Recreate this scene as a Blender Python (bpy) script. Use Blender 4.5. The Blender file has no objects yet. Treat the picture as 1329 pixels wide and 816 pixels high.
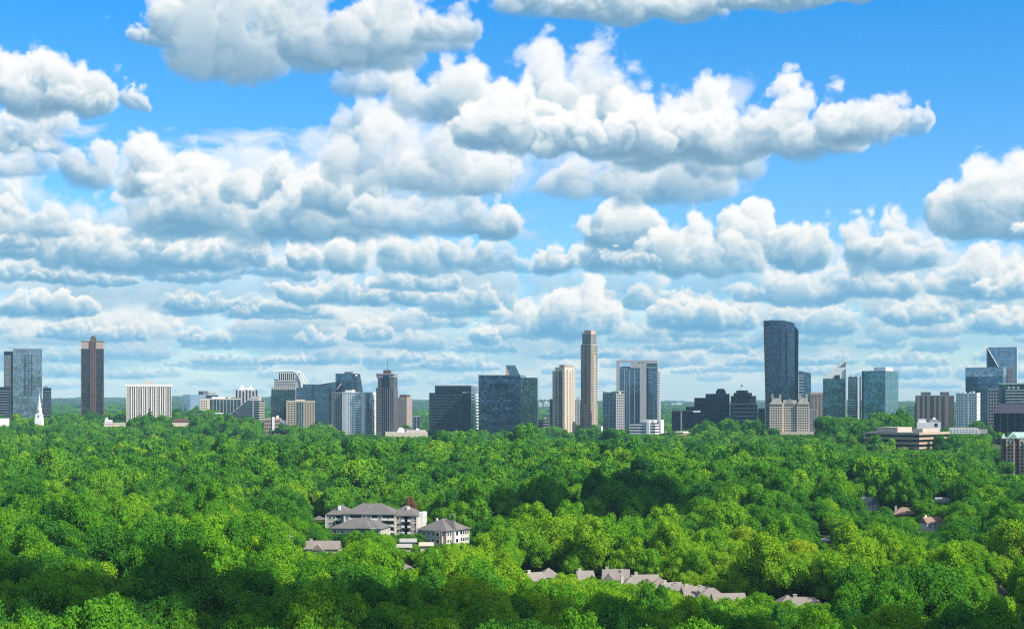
import bpy, bmesh, math, random
import numpy as np
from mathutils import Vector, Matrix
sc = bpy.context.scene
COL = sc.collection
CAMZ = 70.; FP = 2000.; CX = 664.5; HY = 522.
R = random.Random(11)
SUN = Vector((0.62, -0.36, 0.68)).normalized()
def zx(px, D): return (px-CX)/FP*D
def zpx(y, D): return CAMZ-(y-HY)/FP*D
# ------------------------------------------------------------------ object helpers
def tag(o, label=None, cat=None, group=None, kind=None):
    if label: o['label'] = label
    if cat: o['category'] = cat
    if group: o['group'] = group
    if kind: o['kind'] = kind
    return o
def empty(name, loc, rz, label, cat, group=None):
    o = bpy.data.objects.new(name, None); COL.objects.link(o)
    o.location = loc; o.rotation_euler = (0, 0, rz); o.empty_display_size = 2
    return tag(o, label, cat, group)
class MB:
    """collects boxes, prisms, tubes and builds ONE mesh object"""
    def __init__(s): s.v = []; s.f = []; s.mi = []
    def add(s, vs, fs, mi=0):
        b = len(s.v); s.v += [tuple(v) for v in vs]; s.f += [tuple(i+b for i in f) for f in fs]; s.mi += [mi]*len(fs); return s
    def box(s, x0, x1, y0, y1, z0, z1, mi=0):
        return s.add([(x0,y0,z0),(x1,y0,z0),(x1,y1,z0),(x0,y1,z0),(x0,y0,z1),(x1,y0,z1),(x1,y1,z1),(x0,y1,z1)],
                     [(0,3,2,1),(4,5,6,7),(0,1,5,4),(1,2,6,5),(2,3,7,6),(3,0,4,7)], mi)
    def prism(s, pts, z0, z1, mi=0):
        """vertical prism over a counter-clockwise outline; z1 may be one height or one per corner"""
        n = len(pts); zt = z1 if isinstance(z1, (list, tuple)) else [z1]*n
        vs = [(x, y, z0) for x, y in pts]+[(p[0], p[1], z) for p, z in zip(pts, zt)]
        return s.add(vs, [tuple(range(n))[::-1], tuple(range(n, 2*n))]+[(i, (i+1) % n, n+(i+1) % n, n+i) for i in range(n)], mi)
    def slab(s, pts, y0, y1, mi=0):
        """outline in the x-z plane pushed through y0..y1"""
        n = len(pts); vs = [(x, y0, z) for x, z in pts]+[(x, y1, z) for x, z in pts]
        return s.add(vs, [tuple(range(n)), tuple(range(n, 2*n))[::-1]]+[(i, n+i, n+(i+1) % n, (i+1) % n) for i in range(n)], mi)
    def tube(s, a, b, r0, r1=None, n=8, mi=0):
        a = Vector(a); b = Vector(b); d = (b-a).normalized(); r1 = r0 if r1 is None else r1
        u = d.orthogonal().normalized(); w = d.cross(u)
        vs = [a+(u*math.cos(t*2*math.pi/n)+w*math.sin(t*2*math.pi/n))*r0 for t in range(n)]+[b+(u*math.cos(t*2*math.pi/n)+w*math.sin(t*2*math.pi/n))*r1 for t in range(n)]
        return s.add(vs, [(i, (i+1) % n, n+(i+1) % n, n+i) for i in range(n)]+[tuple(range(n))[::-1], tuple(range(n, 2*n))], mi)
    def lathe(s, prof, n=16, cx=0, cy=0, mi=0):
        vs = []; fs = []
        for r, z in prof: vs += [(cx+r*math.cos(2*math.pi*i/n), cy+r*math.sin(2*math.pi*i/n), z) for i in range(n)]
        for k in range(len(prof)-1):
            fs += [(k*n+i, k*n+(i+1) % n, (k+1)*n+(i+1) % n, (k+1)*n+i) for i in range(n)]
        fs += [tuple(range(n))[::-1], tuple(range((len(prof)-1)*n, len(prof)*n))]
        return s.add(vs, fs, mi)
    def mesh(s, name, mats):
        me = bpy.data.meshes.new(name); me.from_pydata(s.v, [], s.f)
        for m in (mats if isinstance(mats, (list, tuple)) else [mats]): me.materials.append(m)
        if any(s.mi): me.polygons.foreach_set('material_index', s.mi)
        me.update(); bm = bmesh.new(); bm.from_mesh(me); bmesh.ops.recalc_face_normals(bm, faces=bm.faces); bm.to_mesh(me); bm.free()
        return me
    def build(s, name, mats, parent=None, loc=(0, 0, 0), rz=0):
        o = bpy.data.objects.new(name, s.mesh(name, mats)); COL.objects.link(o); o.parent = parent; o.location = loc; o.rotation_euler = (0, 0, rz)
        return o
def link(name, me, parent, loc=(0, 0, 0), rz=0.):
    o = bpy.data.objects.new(name, me); COL.objects.link(o); o.parent = parent; o.location = loc; o.rotation_euler = (0, 0, rz); return o
# ------------------------------------------------------------------ node helper and materials
class NB:
    def __init__(s, nt): s.nt = nt; s.n = nt.nodes; s.l = nt.links
    def put(s, sock, v):
        if v is None: return
        if isinstance(v, bpy.types.NodeSocket): s.l.new(v, sock)
        else:
            if sock.type == 'RGBA' and len(v) == 3: v = (*v, 1)
            sock.default_value = v
    def m(s, op, a, b=None, c=None, clamp=False):
        n = s.n.new('ShaderNodeMath'); n.operation = op; n.use_clamp = clamp
        s.put(n.inputs[0], a); s.put(n.inputs[1], b); s.put(n.inputs[2], c); return n.outputs[0]
    def v(s, op, a, b=None, c=None, scale=None):
        n = s.n.new('ShaderNodeVectorMath'); n.operation = op
        s.put(n.inputs[0], a); s.put(n.inputs[1], b); s.put(n.inputs[2], c)
        if scale is not None: s.put(n.inputs['Scale'], scale)
        return n.outputs['Value'] if op in ('DOT_PRODUCT', 'LENGTH', 'DISTANCE') else n.outputs[0]
    def sep(s, a): n = s.n.new('ShaderNodeSeparateXYZ'); s.put(n.inputs[0], a); return n.outputs
    def comb(s, x, y, z):
        n = s.n.new('ShaderNodeCombineXYZ'); s.put(n.inputs[0], x); s.put(n.inputs[1], y); s.put(n.inputs[2], z); return n.outputs[0]
    def mr(s, x, a, b, c=0., d=1.):
        n = s.n.new('ShaderNodeMapRange')
        for i, q in enumerate((x, a, b, c, d)): s.put(n.inputs[i], q)
        return n.outputs[0]
    def noise(s, vec, scale, detail=3, rough=.55):
        n = s.n.new('ShaderNodeTexNoise'); s.put(n.inputs['Vector'], vec); s.put(n.inputs['Scale'], scale)
        s.put(n.inputs['Detail'], detail); s.put(n.inputs['Roughness'], rough); return n.outputs
    def white(s, vec): n = s.n.new('ShaderNodeTexWhiteNoise'); n.noise_dimensions = '3D'; s.put(n.inputs[0], vec); return n.outputs
    def mix(s, f, a, b, mode='MIX'):
        n = s.n.new('ShaderNodeMix'); n.data_type = 'RGBA'; n.blend_type = mode
        s.put(n.inputs[0], f); s.put(n.inputs[6], a); s.put(n.inputs[7], b); return n.outputs[2]
def newmat(name):
    m = bpy.data.materials.new(name); m.use_nodes = True; nt = m.node_tree
    for n in list(nt.nodes): nt.nodes.remove(n)
    return m, NB(nt), nt.nodes.new('ShaderNodeOutputMaterial')
def princ(B, out, col, rough=.7, metal=0., normal=None, spec=.4):
    p = B.n.new('ShaderNodeBsdfPrincipled')
    B.put(p.inputs['Base Color'], col); B.put(p.inputs['Roughness'], rough); B.put(p.inputs['Metallic'], metal); B.put(p.inputs['Specular IOR Level'], spec)
    if normal is not None: B.put(p.inputs['Normal'], normal)
    B.l.new(p.outputs[0], out.inputs[0]); return p
_mc = {}
def solid(name, col, rough=.75, var=.12, scale=.25, metal=0.):
    """opaque building material: slight weathering in streaks and blotches"""
    if name in _mc: return _mc[name]
    m, B, out = newmat(name); tc = B.n.new('ShaderNodeTexCoord').outputs['Object']
    a = B.noise(B.v('MULTIPLY', tc, (1, 1, .18)), scale, 4)[0]; b = B.noise(tc, scale*6, 3)[0]
    f = B.m('ADD', B.m('MULTIPLY', B.m('SUBTRACT', a, .5), var*3), B.m('MULTIPLY_ADD', B.m('SUBTRACT', b, .5), var*1.5, 1.))
    princ(B, out, B.v('MULTIPLY', tuple(col), B.comb(f, f, f)), rough, metal); _mc[name] = m; return m
def glass(name, col, line=(.02, .03, .035), fh=3.8, pw=1.6, refl=.75, wob=.02, litvar=.35, lf=.16, lv=.10, rough=.06, spanf=0., span=(.1, .1, .1)):
    """curtain wall: storey and mullion lines, every pane its own tint and a hair out of true"""
    if name in _mc: return _mc[name]
    m, B, out = newmat(name); tc = B.n.new('ShaderNodeTexCoord'); P = tc.outputs['Object']
    nn = B.n.new('ShaderNodeNewGeometry').outputs['Normal']; vt = B.n.new('ShaderNodeVectorTransform'); vt.vector_type = 'NORMAL'; vt.convert_from = 'WORLD'; vt.convert_to = 'OBJECT'; B.put(vt.inputs[0], nn)
    x, y, z = B.sep(P)[:3]; nx, ny, nz = B.sep(vt.outputs[0])[:3]
    side = B.m('GREATER_THAN', B.m('ABSOLUTE', nx), .7)
    s = B.m('ADD', B.m('MULTIPLY', x, B.m('SUBTRACT', 1., side)), B.m('MULTIPLY', y, side))
    zf = B.m('DIVIDE', z, fh); sf = B.m('DIVIDE', s, pw)
    fz = B.m('FRACT', zf); fs = B.m('FRACT', sf)
    cell = B.comb(B.m('FLOOR', sf), B.m('FLOOR', zf), side)
    rnd = B.white(cell)
    # blinds drawn and rooms differ from pane to pane, whole floors differ too
    fl = B.white(B.comb(0., B.m('FLOOR', zf), 3.))[0]
    k = B.m('ADD', B.m('MULTIPLY_ADD', rnd[0], litvar, 1-litvar*.5), B.m('MULTIPLY', B.m('SUBTRACT', fl, .5), litvar*.6))
    c = B.v('SCALE', tuple(col), scale=k)
    if spanf: c = B.mix(B.m('LESS_THAN', fz, spanf), c, span)
    ln = B.m('MAXIMUM', B.m('LESS_THAN', fz, lf), B.m('LESS_THAN', fs, lv)) if not spanf else B.m('LESS_THAN', fs, lv)
    c = B.mix(ln, c, line)
    tilt = B.v('SCALE', B.v('SUBTRACT', rnd[1], (.5, .5, .5)), scale=wob)
    lowt = B.v('SCALE', B.v('SUBTRACT', B.noise(P, .035, 2)[1], (.5, .5, .5)), scale=wob*3.5)
    nrm = B.v('NORMALIZE', B.v('ADD', B.v('ADD', nn, tilt), lowt))
    metal = B.m('MULTIPLY', B.m('SUBTRACT', 1., ln), refl)
    if spanf: metal = B.m('MULTIPLY', metal, B.m('GREATER_THAN', fz, spanf))
    princ(B, out, c, rough, metal, nrm, .25); _mc[name] = m; return m
def roofmat(name, col, scale=1.2):
    if name in _mc: return _mc[name]
    m, B, out = newmat(name); P = B.n.new('ShaderNodeTexCoord').outputs['Object']
    a = B.noise(P, .25, 4)[0]; z = B.sep(P)[2]; rows = B.m('FRACT', B.m('MULTIPLY', z, 3.)); b = B.noise(P, 5., 3)[0]
    f = B.m('ADD', B.m('MULTIPLY_ADD', B.m('SUBTRACT', a, .5), .5, .93), B.m('ADD', B.m('MULTIPLY', rows, .10), B.m('MULTIPLY', B.m('SUBTRACT', b, .5), .35)))
    princ(B, out, B.v('MULTIPLY', tuple(col), B.comb(f, f, f)), .85); _mc[name] = m; return m
# ------------------------------------------------------------------ terrain
def sst(x, a, b):
    t = np.clip((x-a)/(b-a), 0, 1); return t*t*(3-2*t)
def ground(X, Y):
    X = np.asarray(X, float); Y = np.asarray(Y, float)
    n = 3.2*np.sin(X/97+Y/210+1.3)+2.8*np.sin(X/61-Y/133+.4)+2.6*np.sin(Y/83+X/260+2.2)+1.6*np.sin(X/37+Y/45)
    h = n*1.1*(sst(Y, 150, 420))
    h = h + 20*sst(-X, 120, 560)*sst(Y, 1300, 2300)*(1-sst(Y, 3000, 4200))
    h = h + 24*np.exp(-((X-470)/210)**2/2-((Y-1880)/230)**2/2)
    h = h + 9*np.exp(-((X+250)/260)**2/2-((Y-1250)/160)**2/2)+7*np.exp(-((X-90)/200)**2/2-((Y-1150)/110)**2/2)
    h = h + 5*np.exp(-((X+30)/110)**2/2-((Y-730)/75)**2/2)
    h = h + 6*sst(X, 40, 200)*np.exp(-((Y-560)/90)**2/2) - 5*sst(Y, 2300, 2700)*sst(X, -400, 0)
    far = sst(Y, 3800, 9000)
    fn = 14*np.sin(X/900+Y/1300+.7)+10*np.sin(X/430-Y/700+1.9)+6*np.sin(X/210+Y/330)+4*np.sin(X/120-Y/170+.5)
    h = h*(1-far)+far*(46+fn*1.0+26*sst(-X, -200, 2200)+10*sst(Y, 9000, 14000))
    back = sst(-Y, 150, 900)  # unseen hill raised behind the camera to darken the lower glass reflections
    h = h + back*(118+18*np.sin(X/160+1)+13*np.sin(X/70)+26*np.sin(X/500+.5))
    return h
def gz(x, y): return float(ground(x, y))
# ------------------------------------------------------------------ cumulus clouds, computed as little 3D density volumes
def vnoise(rng, shape, cell):
    """cubic B-spline noise volume (x, y, z) with the given cell size in voxels, about -1..1"""
    M = []
    for n in shape:
        t = np.arange(n)/cell + rng.random(); i = np.floor(t).astype(int); f = t-i
        A = np.zeros((n, int(n/cell)+6), np.float32); r = np.arange(n)
        A[r, i] = (1-f)**3/6; A[r, i+1] = (3*f**3-6*f*f+4)/6; A[r, i+2] = (-3*f**3+3*f*f+3*f+1)/6; A[r, i+3] = f**3/6
        M.append(A)
    R = (rng.random([a.shape[1] for a in M], dtype=np.float32)*2-1)*2.6
    R = np.tensordot(M[0], R, (1, 0))
    R = np.tensordot(R, M[1], (1, 1)).transpose(0, 2, 1)
    return R @ M[2].T
def shift2(a, dx, dy):
    """shift a 2D slice by a fraction of a cell, edges clear"""
    ix, iy = int(math.floor(dx)), int(math.floor(dy)); fx, fy = dx-ix, dy-iy
    p = np.pad(a, ((2, 2), (2, 2)), constant_values=1.)
    n, m = a.shape
    def g(i, j): return p[2-i:2-i+n, 2-j:2-j+m]
    return g(ix, iy)*(1-fx)*(1-fy)+g(ix+1, iy)*fx*(1-fy)+g(ix, iy+1)*(1-fx)*fy+g(ix+1, iy+1)*fx*fy
def cumulus(seed, hw, h, px, dens=1., rag=1.):
    """one cloud: half width and height in sky units, px = units per voxel. returns shade, alpha, height arrays (nx, nz)"""
    rng = np.random.default_rng(seed)
    W = int(2*hw*1.35/px)+6; H = int(h*1.6/px)+6; Dp = max(8, min(44, int(min(2*hw, 2.2*h)/px/2.2)))
    x = ((np.arange(W)+.5)/W*2-1)*1.35; z = (np.arange(H)+.5)/H*1.6-.38; y = (np.arange(Dp)+.5)/Dp*2-1
    X = x[:, None, None].astype(np.float32); Y = y[None, :, None].astype(np.float32); Z = z[None, None, :].astype(np.float32)
    # towers: a few lumps give the outline, the base is flat
    k = max(3, int(2*hw/h*2.2)); prof = np.full((W, Dp, H), -9., np.float32)
    for i in range(k):
        cx = -0.8+1.6*(i+rng.random()*.8+.1)/k; cy = rng.uniform(-.45, .45)
        env = math.sqrt(max(.05, 1-cx*cx*.9))
        th = env*rng.uniform(.55, 1.); tw = max(.16, min(.5, .95*h/hw*th*rng.uniform(.7, 1.1)))
        zz = (Z-.06*rng.random())/th
        d = ((X-cx)/tw)**2 + ((Y-cy)/.75)**2 + np.where(zz > 0, zz*zz, (zz*3.2)**2)
        np.maximum(prof, 1-d, out=prof)
    zz = (Z-.05)/.42
    d = (X/.86)**2+(Y/.9)**2+np.where(zz > 0, zz*zz, (zz*1.5)**2); np.maximum(prof, 1-d, out=prof)
    dv = Dp/(2*hw/px)  # depth voxels per width voxel ~
    big = h/px/2.2; n = np.zeros_like(prof); 
    am = 1.; cell = max(big, 3.)
    while cell > 1.15:
        v = vnoise(rng, prof.shape, cell)
        n += am*((np.abs(v)*2-.62)*.80 + v*.42); am *= .60; cell /= 2.05
    rho = prof + n*.55*rag*(.5+.5*np.clip(Z/.3, 0, 1)) - .10
    fine = vnoise(rng, prof.shape, 2.6)*.6+vnoise(rng, prof.shape, 5.5)
    rho = rho - .16*rag*np.clip(1-rho*1.6, 0, 1)*(.6+fine)
    rho = np.clip(rho*1.35, 0, 1)**1.15*np.clip(rho*3, 0, 1)*np.clip(.34+(Z+.22)*1.5, .10, 1)
    # sunlight through the cloud, marching down the slices
    T = np.ones((W, Dp), np.float32); L = np.empty_like(rho)
    sig = 15.*dens/(h/px); slx, sly = -.62/.78, .25
    slx = -.55; sly = .42*Dp/44
    for iz in range(H-1, -1, -1):
        T = shift2(T, slx, sly)
        L[:, :, iz] = T
        T = T*np.exp(-sig*rho[:, :, iz])
    # multiple scattering stand-in: softened transmittance + sky light that fades inside and towards the base
    amb = np.clip(.04+.96*(Z+.04)/.62, 0, 1)
    S = .50*L + .20*L**.33 + .44*amb - .13
    # view integration, front (low y) to back
    sv = 11.*dens/Dp*.9; tr = np.ones((W, H), np.float32); C = np.zeros((W, H), np.float32)
    for iy in range(Dp):
        a = 1-np.exp(-sv*rho[:, iy, :]); C += tr*a*S[:, iy, :]; tr *= 1-a
    al = 1-tr
    return C/np.maximum(al, 1e-4), al
def sky_buffer(CL, az0, az1, el0, el1, px):
    nx = int((az1-az0)/px)+1; nz = int((el1-el0)/px)+1
    # thin far veil behind the heaps
    rng = np.random.default_rng(21); n = np.zeros((nx, nz), np.float32); am = 1.
    for cell in (150, 70, 33, 15, 7, 3.5):
        w = int(nx/3.2)+2
        q = vnoise(rng, (w, 1, nz), max(cell/px/3.2, 1.2))[:, 0, :]
        t = np.linspace(0, w-1.001, nx); i = t.astype(int); f = (t-i)[:, None]
        q2 = vnoise(rng, (w, 1, nz), max(cell/px/3.2, 1.2))[:, 0, :]
        n += am*(q[i]*(1-f)+q[i+1]*f); am *= .6
    el = (el0+np.arange(nz)*px)[None, :]; az = (az0+np.arange(nx)*px)[:, None]
    lim = np.interp(el, [0, 40, 170, 300, 420], [-.1, -.75, -.55, .35, 1.2]) + np.clip(az/900., 0, .5)
    A = np.clip((n-lim)*.8, 0, .78).astype(np.float32)*np.clip(el/50., .3, 1); S = np.clip(.34+.30*(n-.15), .12, .85).astype(np.float32)
    for k, c in enumerate(CL):
        cx, by, hw, h, br = c[:5]; seed = c[5] if len(c) > 5 else k*7+3
        rag = c[6] if len(c) > 6 else 1.
        v = px if h > 24 else max(px*.75, .8)
        s, a = cumulus(seed, hw, h, px, dens=c[8] if len(c) > 8 else 1., rag=rag)
        W, H = s.shape
        i0 = int(round((cx-az0-hw*1.35)/px)); j0 = int(round((by-el0-h*.38)/px))
        a0, a1 = max(i0, 0), min(i0+W, nx); b0, b1 = max(j0, 0), min(j0+H, nz)
        if a0 >= a1 or b0 >= b1: continue
        ss = s[a0-i0:a1-i0, b0-j0:b1-j0]; aa = a[a0-i0:a1-i0, b0-j0:b1-j0]*(c[7] if len(c) > 7 else 1.)
        R = (slice(a0, a1), slice(b0, b1))
        ss = np.clip(ss*br, 0, 1.2)
        o = aa+A[R]*(1-aa)
        S[R] = (ss*aa+S[R]*A[R]*(1-aa))/np.maximum(o, 1e-4); A[R] = o
    # a slight turbulent warp of the whole field
    rng = np.random.default_rng(77); wx = np.zeros_like(S); wz = np.zeros_like(S)
    for cell, am in ((26, 5.), (11, 2.6), (5, 1.3)):
        wx += am*vnoise(rng, (nx, 1, nz), cell/px*1.)[:, 0, :]; wz += am*.7*vnoise(rng, (nx, 1, nz), cell/px*1.)[:, 0, :]
    k = np.clip((el0+np.arange(nz)*px)/160., .12, 1)[None, :]/px
    i = np.clip(np.rint(np.arange(nx)[:, None]+wx*k), 0, nx-1).astype(int); j = np.clip(np.rint(np.arange(nz)[None, :]+wz*k), 0, nz-1).astype(int)
    return S[i, j], A[i, j]
def ramp(x, xs, cs):
    cs = np.array(cs); return np.stack([np.interp(x, xs, cs[:, i]) for i in range(3)], -1)
def cloud_rgb(S, el):
    """shade value -> linear colour; far low clouds take the tone of the air"""
    hi = ramp(S, [0., .20, .42, .66, .88], [(.20, .38, .54), (.36, .53, .67), (.66, .77, .83), (.94, .96, .97), (1.05, 1.05, 1.04)])
    lo = ramp(S, [0., .20, .42, .66, .88], [(.16, .43, .66), (.25, .52, .72), (.52, .69, .78), (.84, .88, .86), (1.0, .98, .91)])
    t = np.clip((el-60)/260., 0, 1)[..., None]
    return lo*(1-t)+hi*t
def layout():
    """cumulus banks of the forward sky: azimuth and elevation of the flat base, half width, height
    (in 1/2000 of a radian), brightness, seed, raggedness, cover, density - farthest first"""
    rng = np.random.default_rng(5)
    L = []
    for row, (e, hw, h) in enumerate([(16, 26, 7), (26, 34, 9), (38, 42, 11), (52, 46, 14), (68, 50, 17), (86, 54, 20), (106, 56, 24)]):
        n = int(1500/(hw*1.3))
        for i in range(n):
            if rng.random() < .30: continue
            L.append((-740+1500*(i+rng.random())/n, e+rng.uniform(-8, 8), hw*rng.uniform(.5, 1.4), h*rng.uniform(.7, 1.6), rng.uniform(.70, 1.02), int(rng.integers(1e6)), 1., min(.9, .40+row*.09), .8))
    def c(x0, x1, top, base, br=1., cov=1., dens=1., rag=1.):
        L.append(((x0+x1)/2-664.5, 522-base, (x1-x0)/2/1.08, (base-top)/1.02, br, int(rng.integers(1e6)), rag, cov, dens))
    # broad soft banks that tie the heaps together
    rs = np.random.default_rng(31)
    for x0, x1, t, b, br, cv in ((-80,300,395,470,.88,.6),(180,620,380,450,.85,.6),(560,900,380,452,.9,.55),(840,1390,372,450,.88,.6),(-80,380,300,392,.88,.7),(300,700,310,385,.86,.7),(640,1100,300,380,.86,.55),(980,1400,270,392,.88,.7),(-80,240,215,320,.9,.75),(120,560,175,302,.9,.75),(400,690,85,245,.96,.75),(640,1010,60,235,.97,.7)):
        L.append(((x0+x1)/2-664.5, 522-b, (x1-x0)/2/1.08, (b-t)/1.02, br, int(rs.integers(1e6)), 1.15, cv, .32))
    # low rows
    c(60,150,420,442,.9,.8); c(130,200,425,445,.9,.7); c(230,300,425,446,.9,.7); c(380,440,424,448,.9,.75); c(440,520,415,440,.95,.8)
    c(600,650,420,446,1.,.85); c(850,990,385,426,1.,.9); c(980,1120,395,430,.9,.8); c(1130,1230,385,420,.95,.85); c(1240,1340,395,432,.95,.9)
    c(20,150,382,412,.98,.9); c(200,330,385,405,.8,.8); c(280,450,396,414,.75,.7); c(330,420,388,408,.9,.8); c(340,560,355,392,.98,.9); c(540,640,370,400,.85,.75)
    c(680,812,363,430,1.06); c(800,900,362,400,.9,.8); c(840,965,375,423,1.04,.9)
    c(950,1080,345,392,.95,.9); c(1040,1190,335,385,.97,.9); c(1170,1330,325,385,1.0,.95); c(1240,1340,350,392,1.,.9)
    c(0,120,345,372,.78,.8); c(40,200,355,374,.74,.85); c(180,330,340,366,.8,.85); c(300,420,335,360,.8,.8); c(470,600,345,372,.9,.8); c(610,690,330,352,.85,.7)
    # left middle bank
    c(-20,110,290,340,.95,.95); c(55,180,255,345,1.0); c(100,260,288,350,.82,.95); c(190,345,298,346,1.02); c(-30,70,300,330,.9,.8)
    # centre left pair
    c(360,420,312,346,1.02); c(400,490,296,348,1.05); c(480,620,262,345,1.0); c(560,640,290,340,.85,.9); c(598,684,242,302,1.02,1.,1.1); c(585,660,300,345,.8,.6,.6)
    # right middle bank
    c(680,760,300,350,1.); c(740,830,285,348,.95); c(735,880,255,320,1.); c(820,930,262,345,.96); c(930,1000,258,330,1.03); c(880,1000,290,352,.9,.9); c(985,1090,265,340,1.); c(1070,1180,262,345,1.); c(1100,1230,290,350,.95,.9); c(760,860,330,350,.75,.8)
    # left banks
    c(-60,60,230,290,.95,.95,.8); c(-40,60,255,300,.88,.8,.7); c(0,120,255,312,.92,.9,.8)
    c(160,400,225,305,.76,1.,.8); c(85,170,165,240,.90,.95,.7); c(150,270,160,250,1.02); c(175,330,195,292,.95); c(280,440,168,262,1.0); c(300,520,212,300,.82); c(380,500,200,270,.92); c(440,640,225,292,.84,.9,.8)
    c(510,665,185,245,.95,.9,.8)
    c(-50,110,122,205,.96,.95,.8); c(-60,75,52,140,1.); c(40,160,62,150,1.0); c(10,110,58,150,1.); c(70,150,120,155,.85,.8,.7); c(160,208,106,146,.98,.9,.7); c(-40,90,190,240,.85,.8,.7)
    # dark right bank
    c(1180,1270,215,304,1.0); c(1205,1440,176,306,1.02); c(1205,1400,225,308,.60); c(1280,1380,285,318,1.02)
    # the great centre bank
    c(700,960,165,252,.85,.95,.55); c(880,990,150,225,.88,.9,.6)
    c(410,520,100,180,.9,.9,.5); c(415,560,130,235,.86,.95,.5); c(500,660,150,245,.88,.95,.6); c(420,530,62,120,.9,.8,.5)
    c(640,856,26,150,.98,1.,.7); c(560,700,50,160,1.0,1.,.8); c(480,640,62,150,.92,.95,.6)
    c(760,960,105,200,.98,1.,.8); c(855,1000,125,198,.98); c(940,1110,98,196,1.03); c(1040,1185,100,185,1.03); c(1150,1192,140,180,.95,.8,.6)
    c(575,790,95,188,1.06); c(700,860,130,195,1.02)
    # overhead bank
    c(175,240,30,66,.95,.9,.7); c(190,330,-20,55,.9); c(215,400,-40,92,.62,1.,1.2); c(330,540,-50,74,.72,1.,1.); c(420,615,-40,58,.84,.95,.8); c(520,620,10,50,.9,.8,.6)
    c(600,880,-60,12,.9,.95,.7); c(700,960,-40,22,.9); c(900,1090,-30,14,1.); c(1050,1180,-22,10,1.,.9)
    return L
# ------------------------------------------------------------------ buildings
M = {}
def mats():
    M['cream'] = solid('cream_precast', (.50, .43, .33)); M['beige'] = solid('beige_stone', (.30, .26, .195)); M['white'] = solid('white_render', (.76, .75, .72))
    M['palegrey'] = solid('pale_grey_concrete', (.35, .36, .355)); M['grey'] = solid('grey_concrete', (.24, .24, .235)); M['darkgrey'] = solid('dark_grey_stone', (.10, .10, .105))
    M['brown'] = solid('brown_granite', (.10, .062, .048)); M['pink'] = solid('pinkish_brick', (.32, .23, .19)); M['brick'] = solid('red_brick', (.20, .085, .06))
    M['black'] = solid('black_cladding', (.018, .020, .024), .4); M['tan'] = solid('tan_stone', (.42, .31, .20)); M['redbrown'] = solid('red_brown_brick', (.14, .07, .055))
    M['steel'] = solid('grey_steel', (.30, .31, .32), .35, .08, .25, .6); M['whitesteel'] = solid('white_steel', (.70, .72, .66), .4); M['roofgrey'] = solid('grey_roof_membrane', (.30, .29, .28), .9)
    M['roofpale'] = solid('pale_roof_membrane', (.42, .40, .36), .9); M['copper'] = solid('green_copper_roof', (.34, .50, .42), .6); M['win'] = glass('window_glass', (.035, .05, .06), fh=50, pw=50, lf=0, lv=0, wob=.03, refl=.8)
    M['shingle'] = roofmat('grey_shingle', (.125, .118, .11)); M['shinglewarm'] = roofmat('warm_grey_shingle', (.21, .185, .16)); M['shinglered'] = roofmat('red_brown_shingle', (.22, .15, .11)); M['shingleslate'] = roofmat('slate_shingle', (.20, .22, .26))
    M['wall'] = solid('pale_apartment_siding', (.45, .41, .34)); M['wallwarm'] = solid('warm_siding', (.45, .37, .30)); M['trim'] = solid('white_trim', (.75, .74, .70), .5)
    M['g_blue'] = glass('blue_curtain_wall', (.11, .22, .32), fh=3.9, pw=3.0); M['g_mirror'] = glass('mirror_curtain_wall', (.26, .36, .42), fh=3.9, pw=1.9, wob=.03)
    M['g_teal'] = glass('teal_curtain_wall', (.07, .18, .21), fh=3.6, pw=2.4, litvar=.5, wob=.025); M['g_dark'] = glass('dark_curtain_wall', (.018, .042, .068), fh=3.9, pw=3.2)
    M['g_black'] = glass('black_curtain_wall', (.010, .022, .038), (.006, .010, .014), fh=3.9, pw=2.6, litvar=.7); M['g_cube'] = glass('panelled_dark_blue_glass', (.05, .10, .17), (.01, .014, .02), fh=3.9, pw=4.2, litvar=.95, lf=.12, wob=.03)
    M['g_green'] = glass('green_curtain_wall', (.07, .14, .14), (.03, .05, .05), fh=4, pw=3.); M['g_band'] = glass('ribbon_window_glass', (.03, .045, .06), fh=3.9, pw=6.)
    M['g_pale'] = glass('pale_blue_curtain_wall', (.30, .42, .52), (.16, .22, .28), fh=4.2, pw=3.2, litvar=.15)
    M['g_diag'] = glass('light_blue_grid_glass', (.22, .36, .46), (.08, .13, .16), fh=3.9, pw=4.5, litvar=.25)
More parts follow.
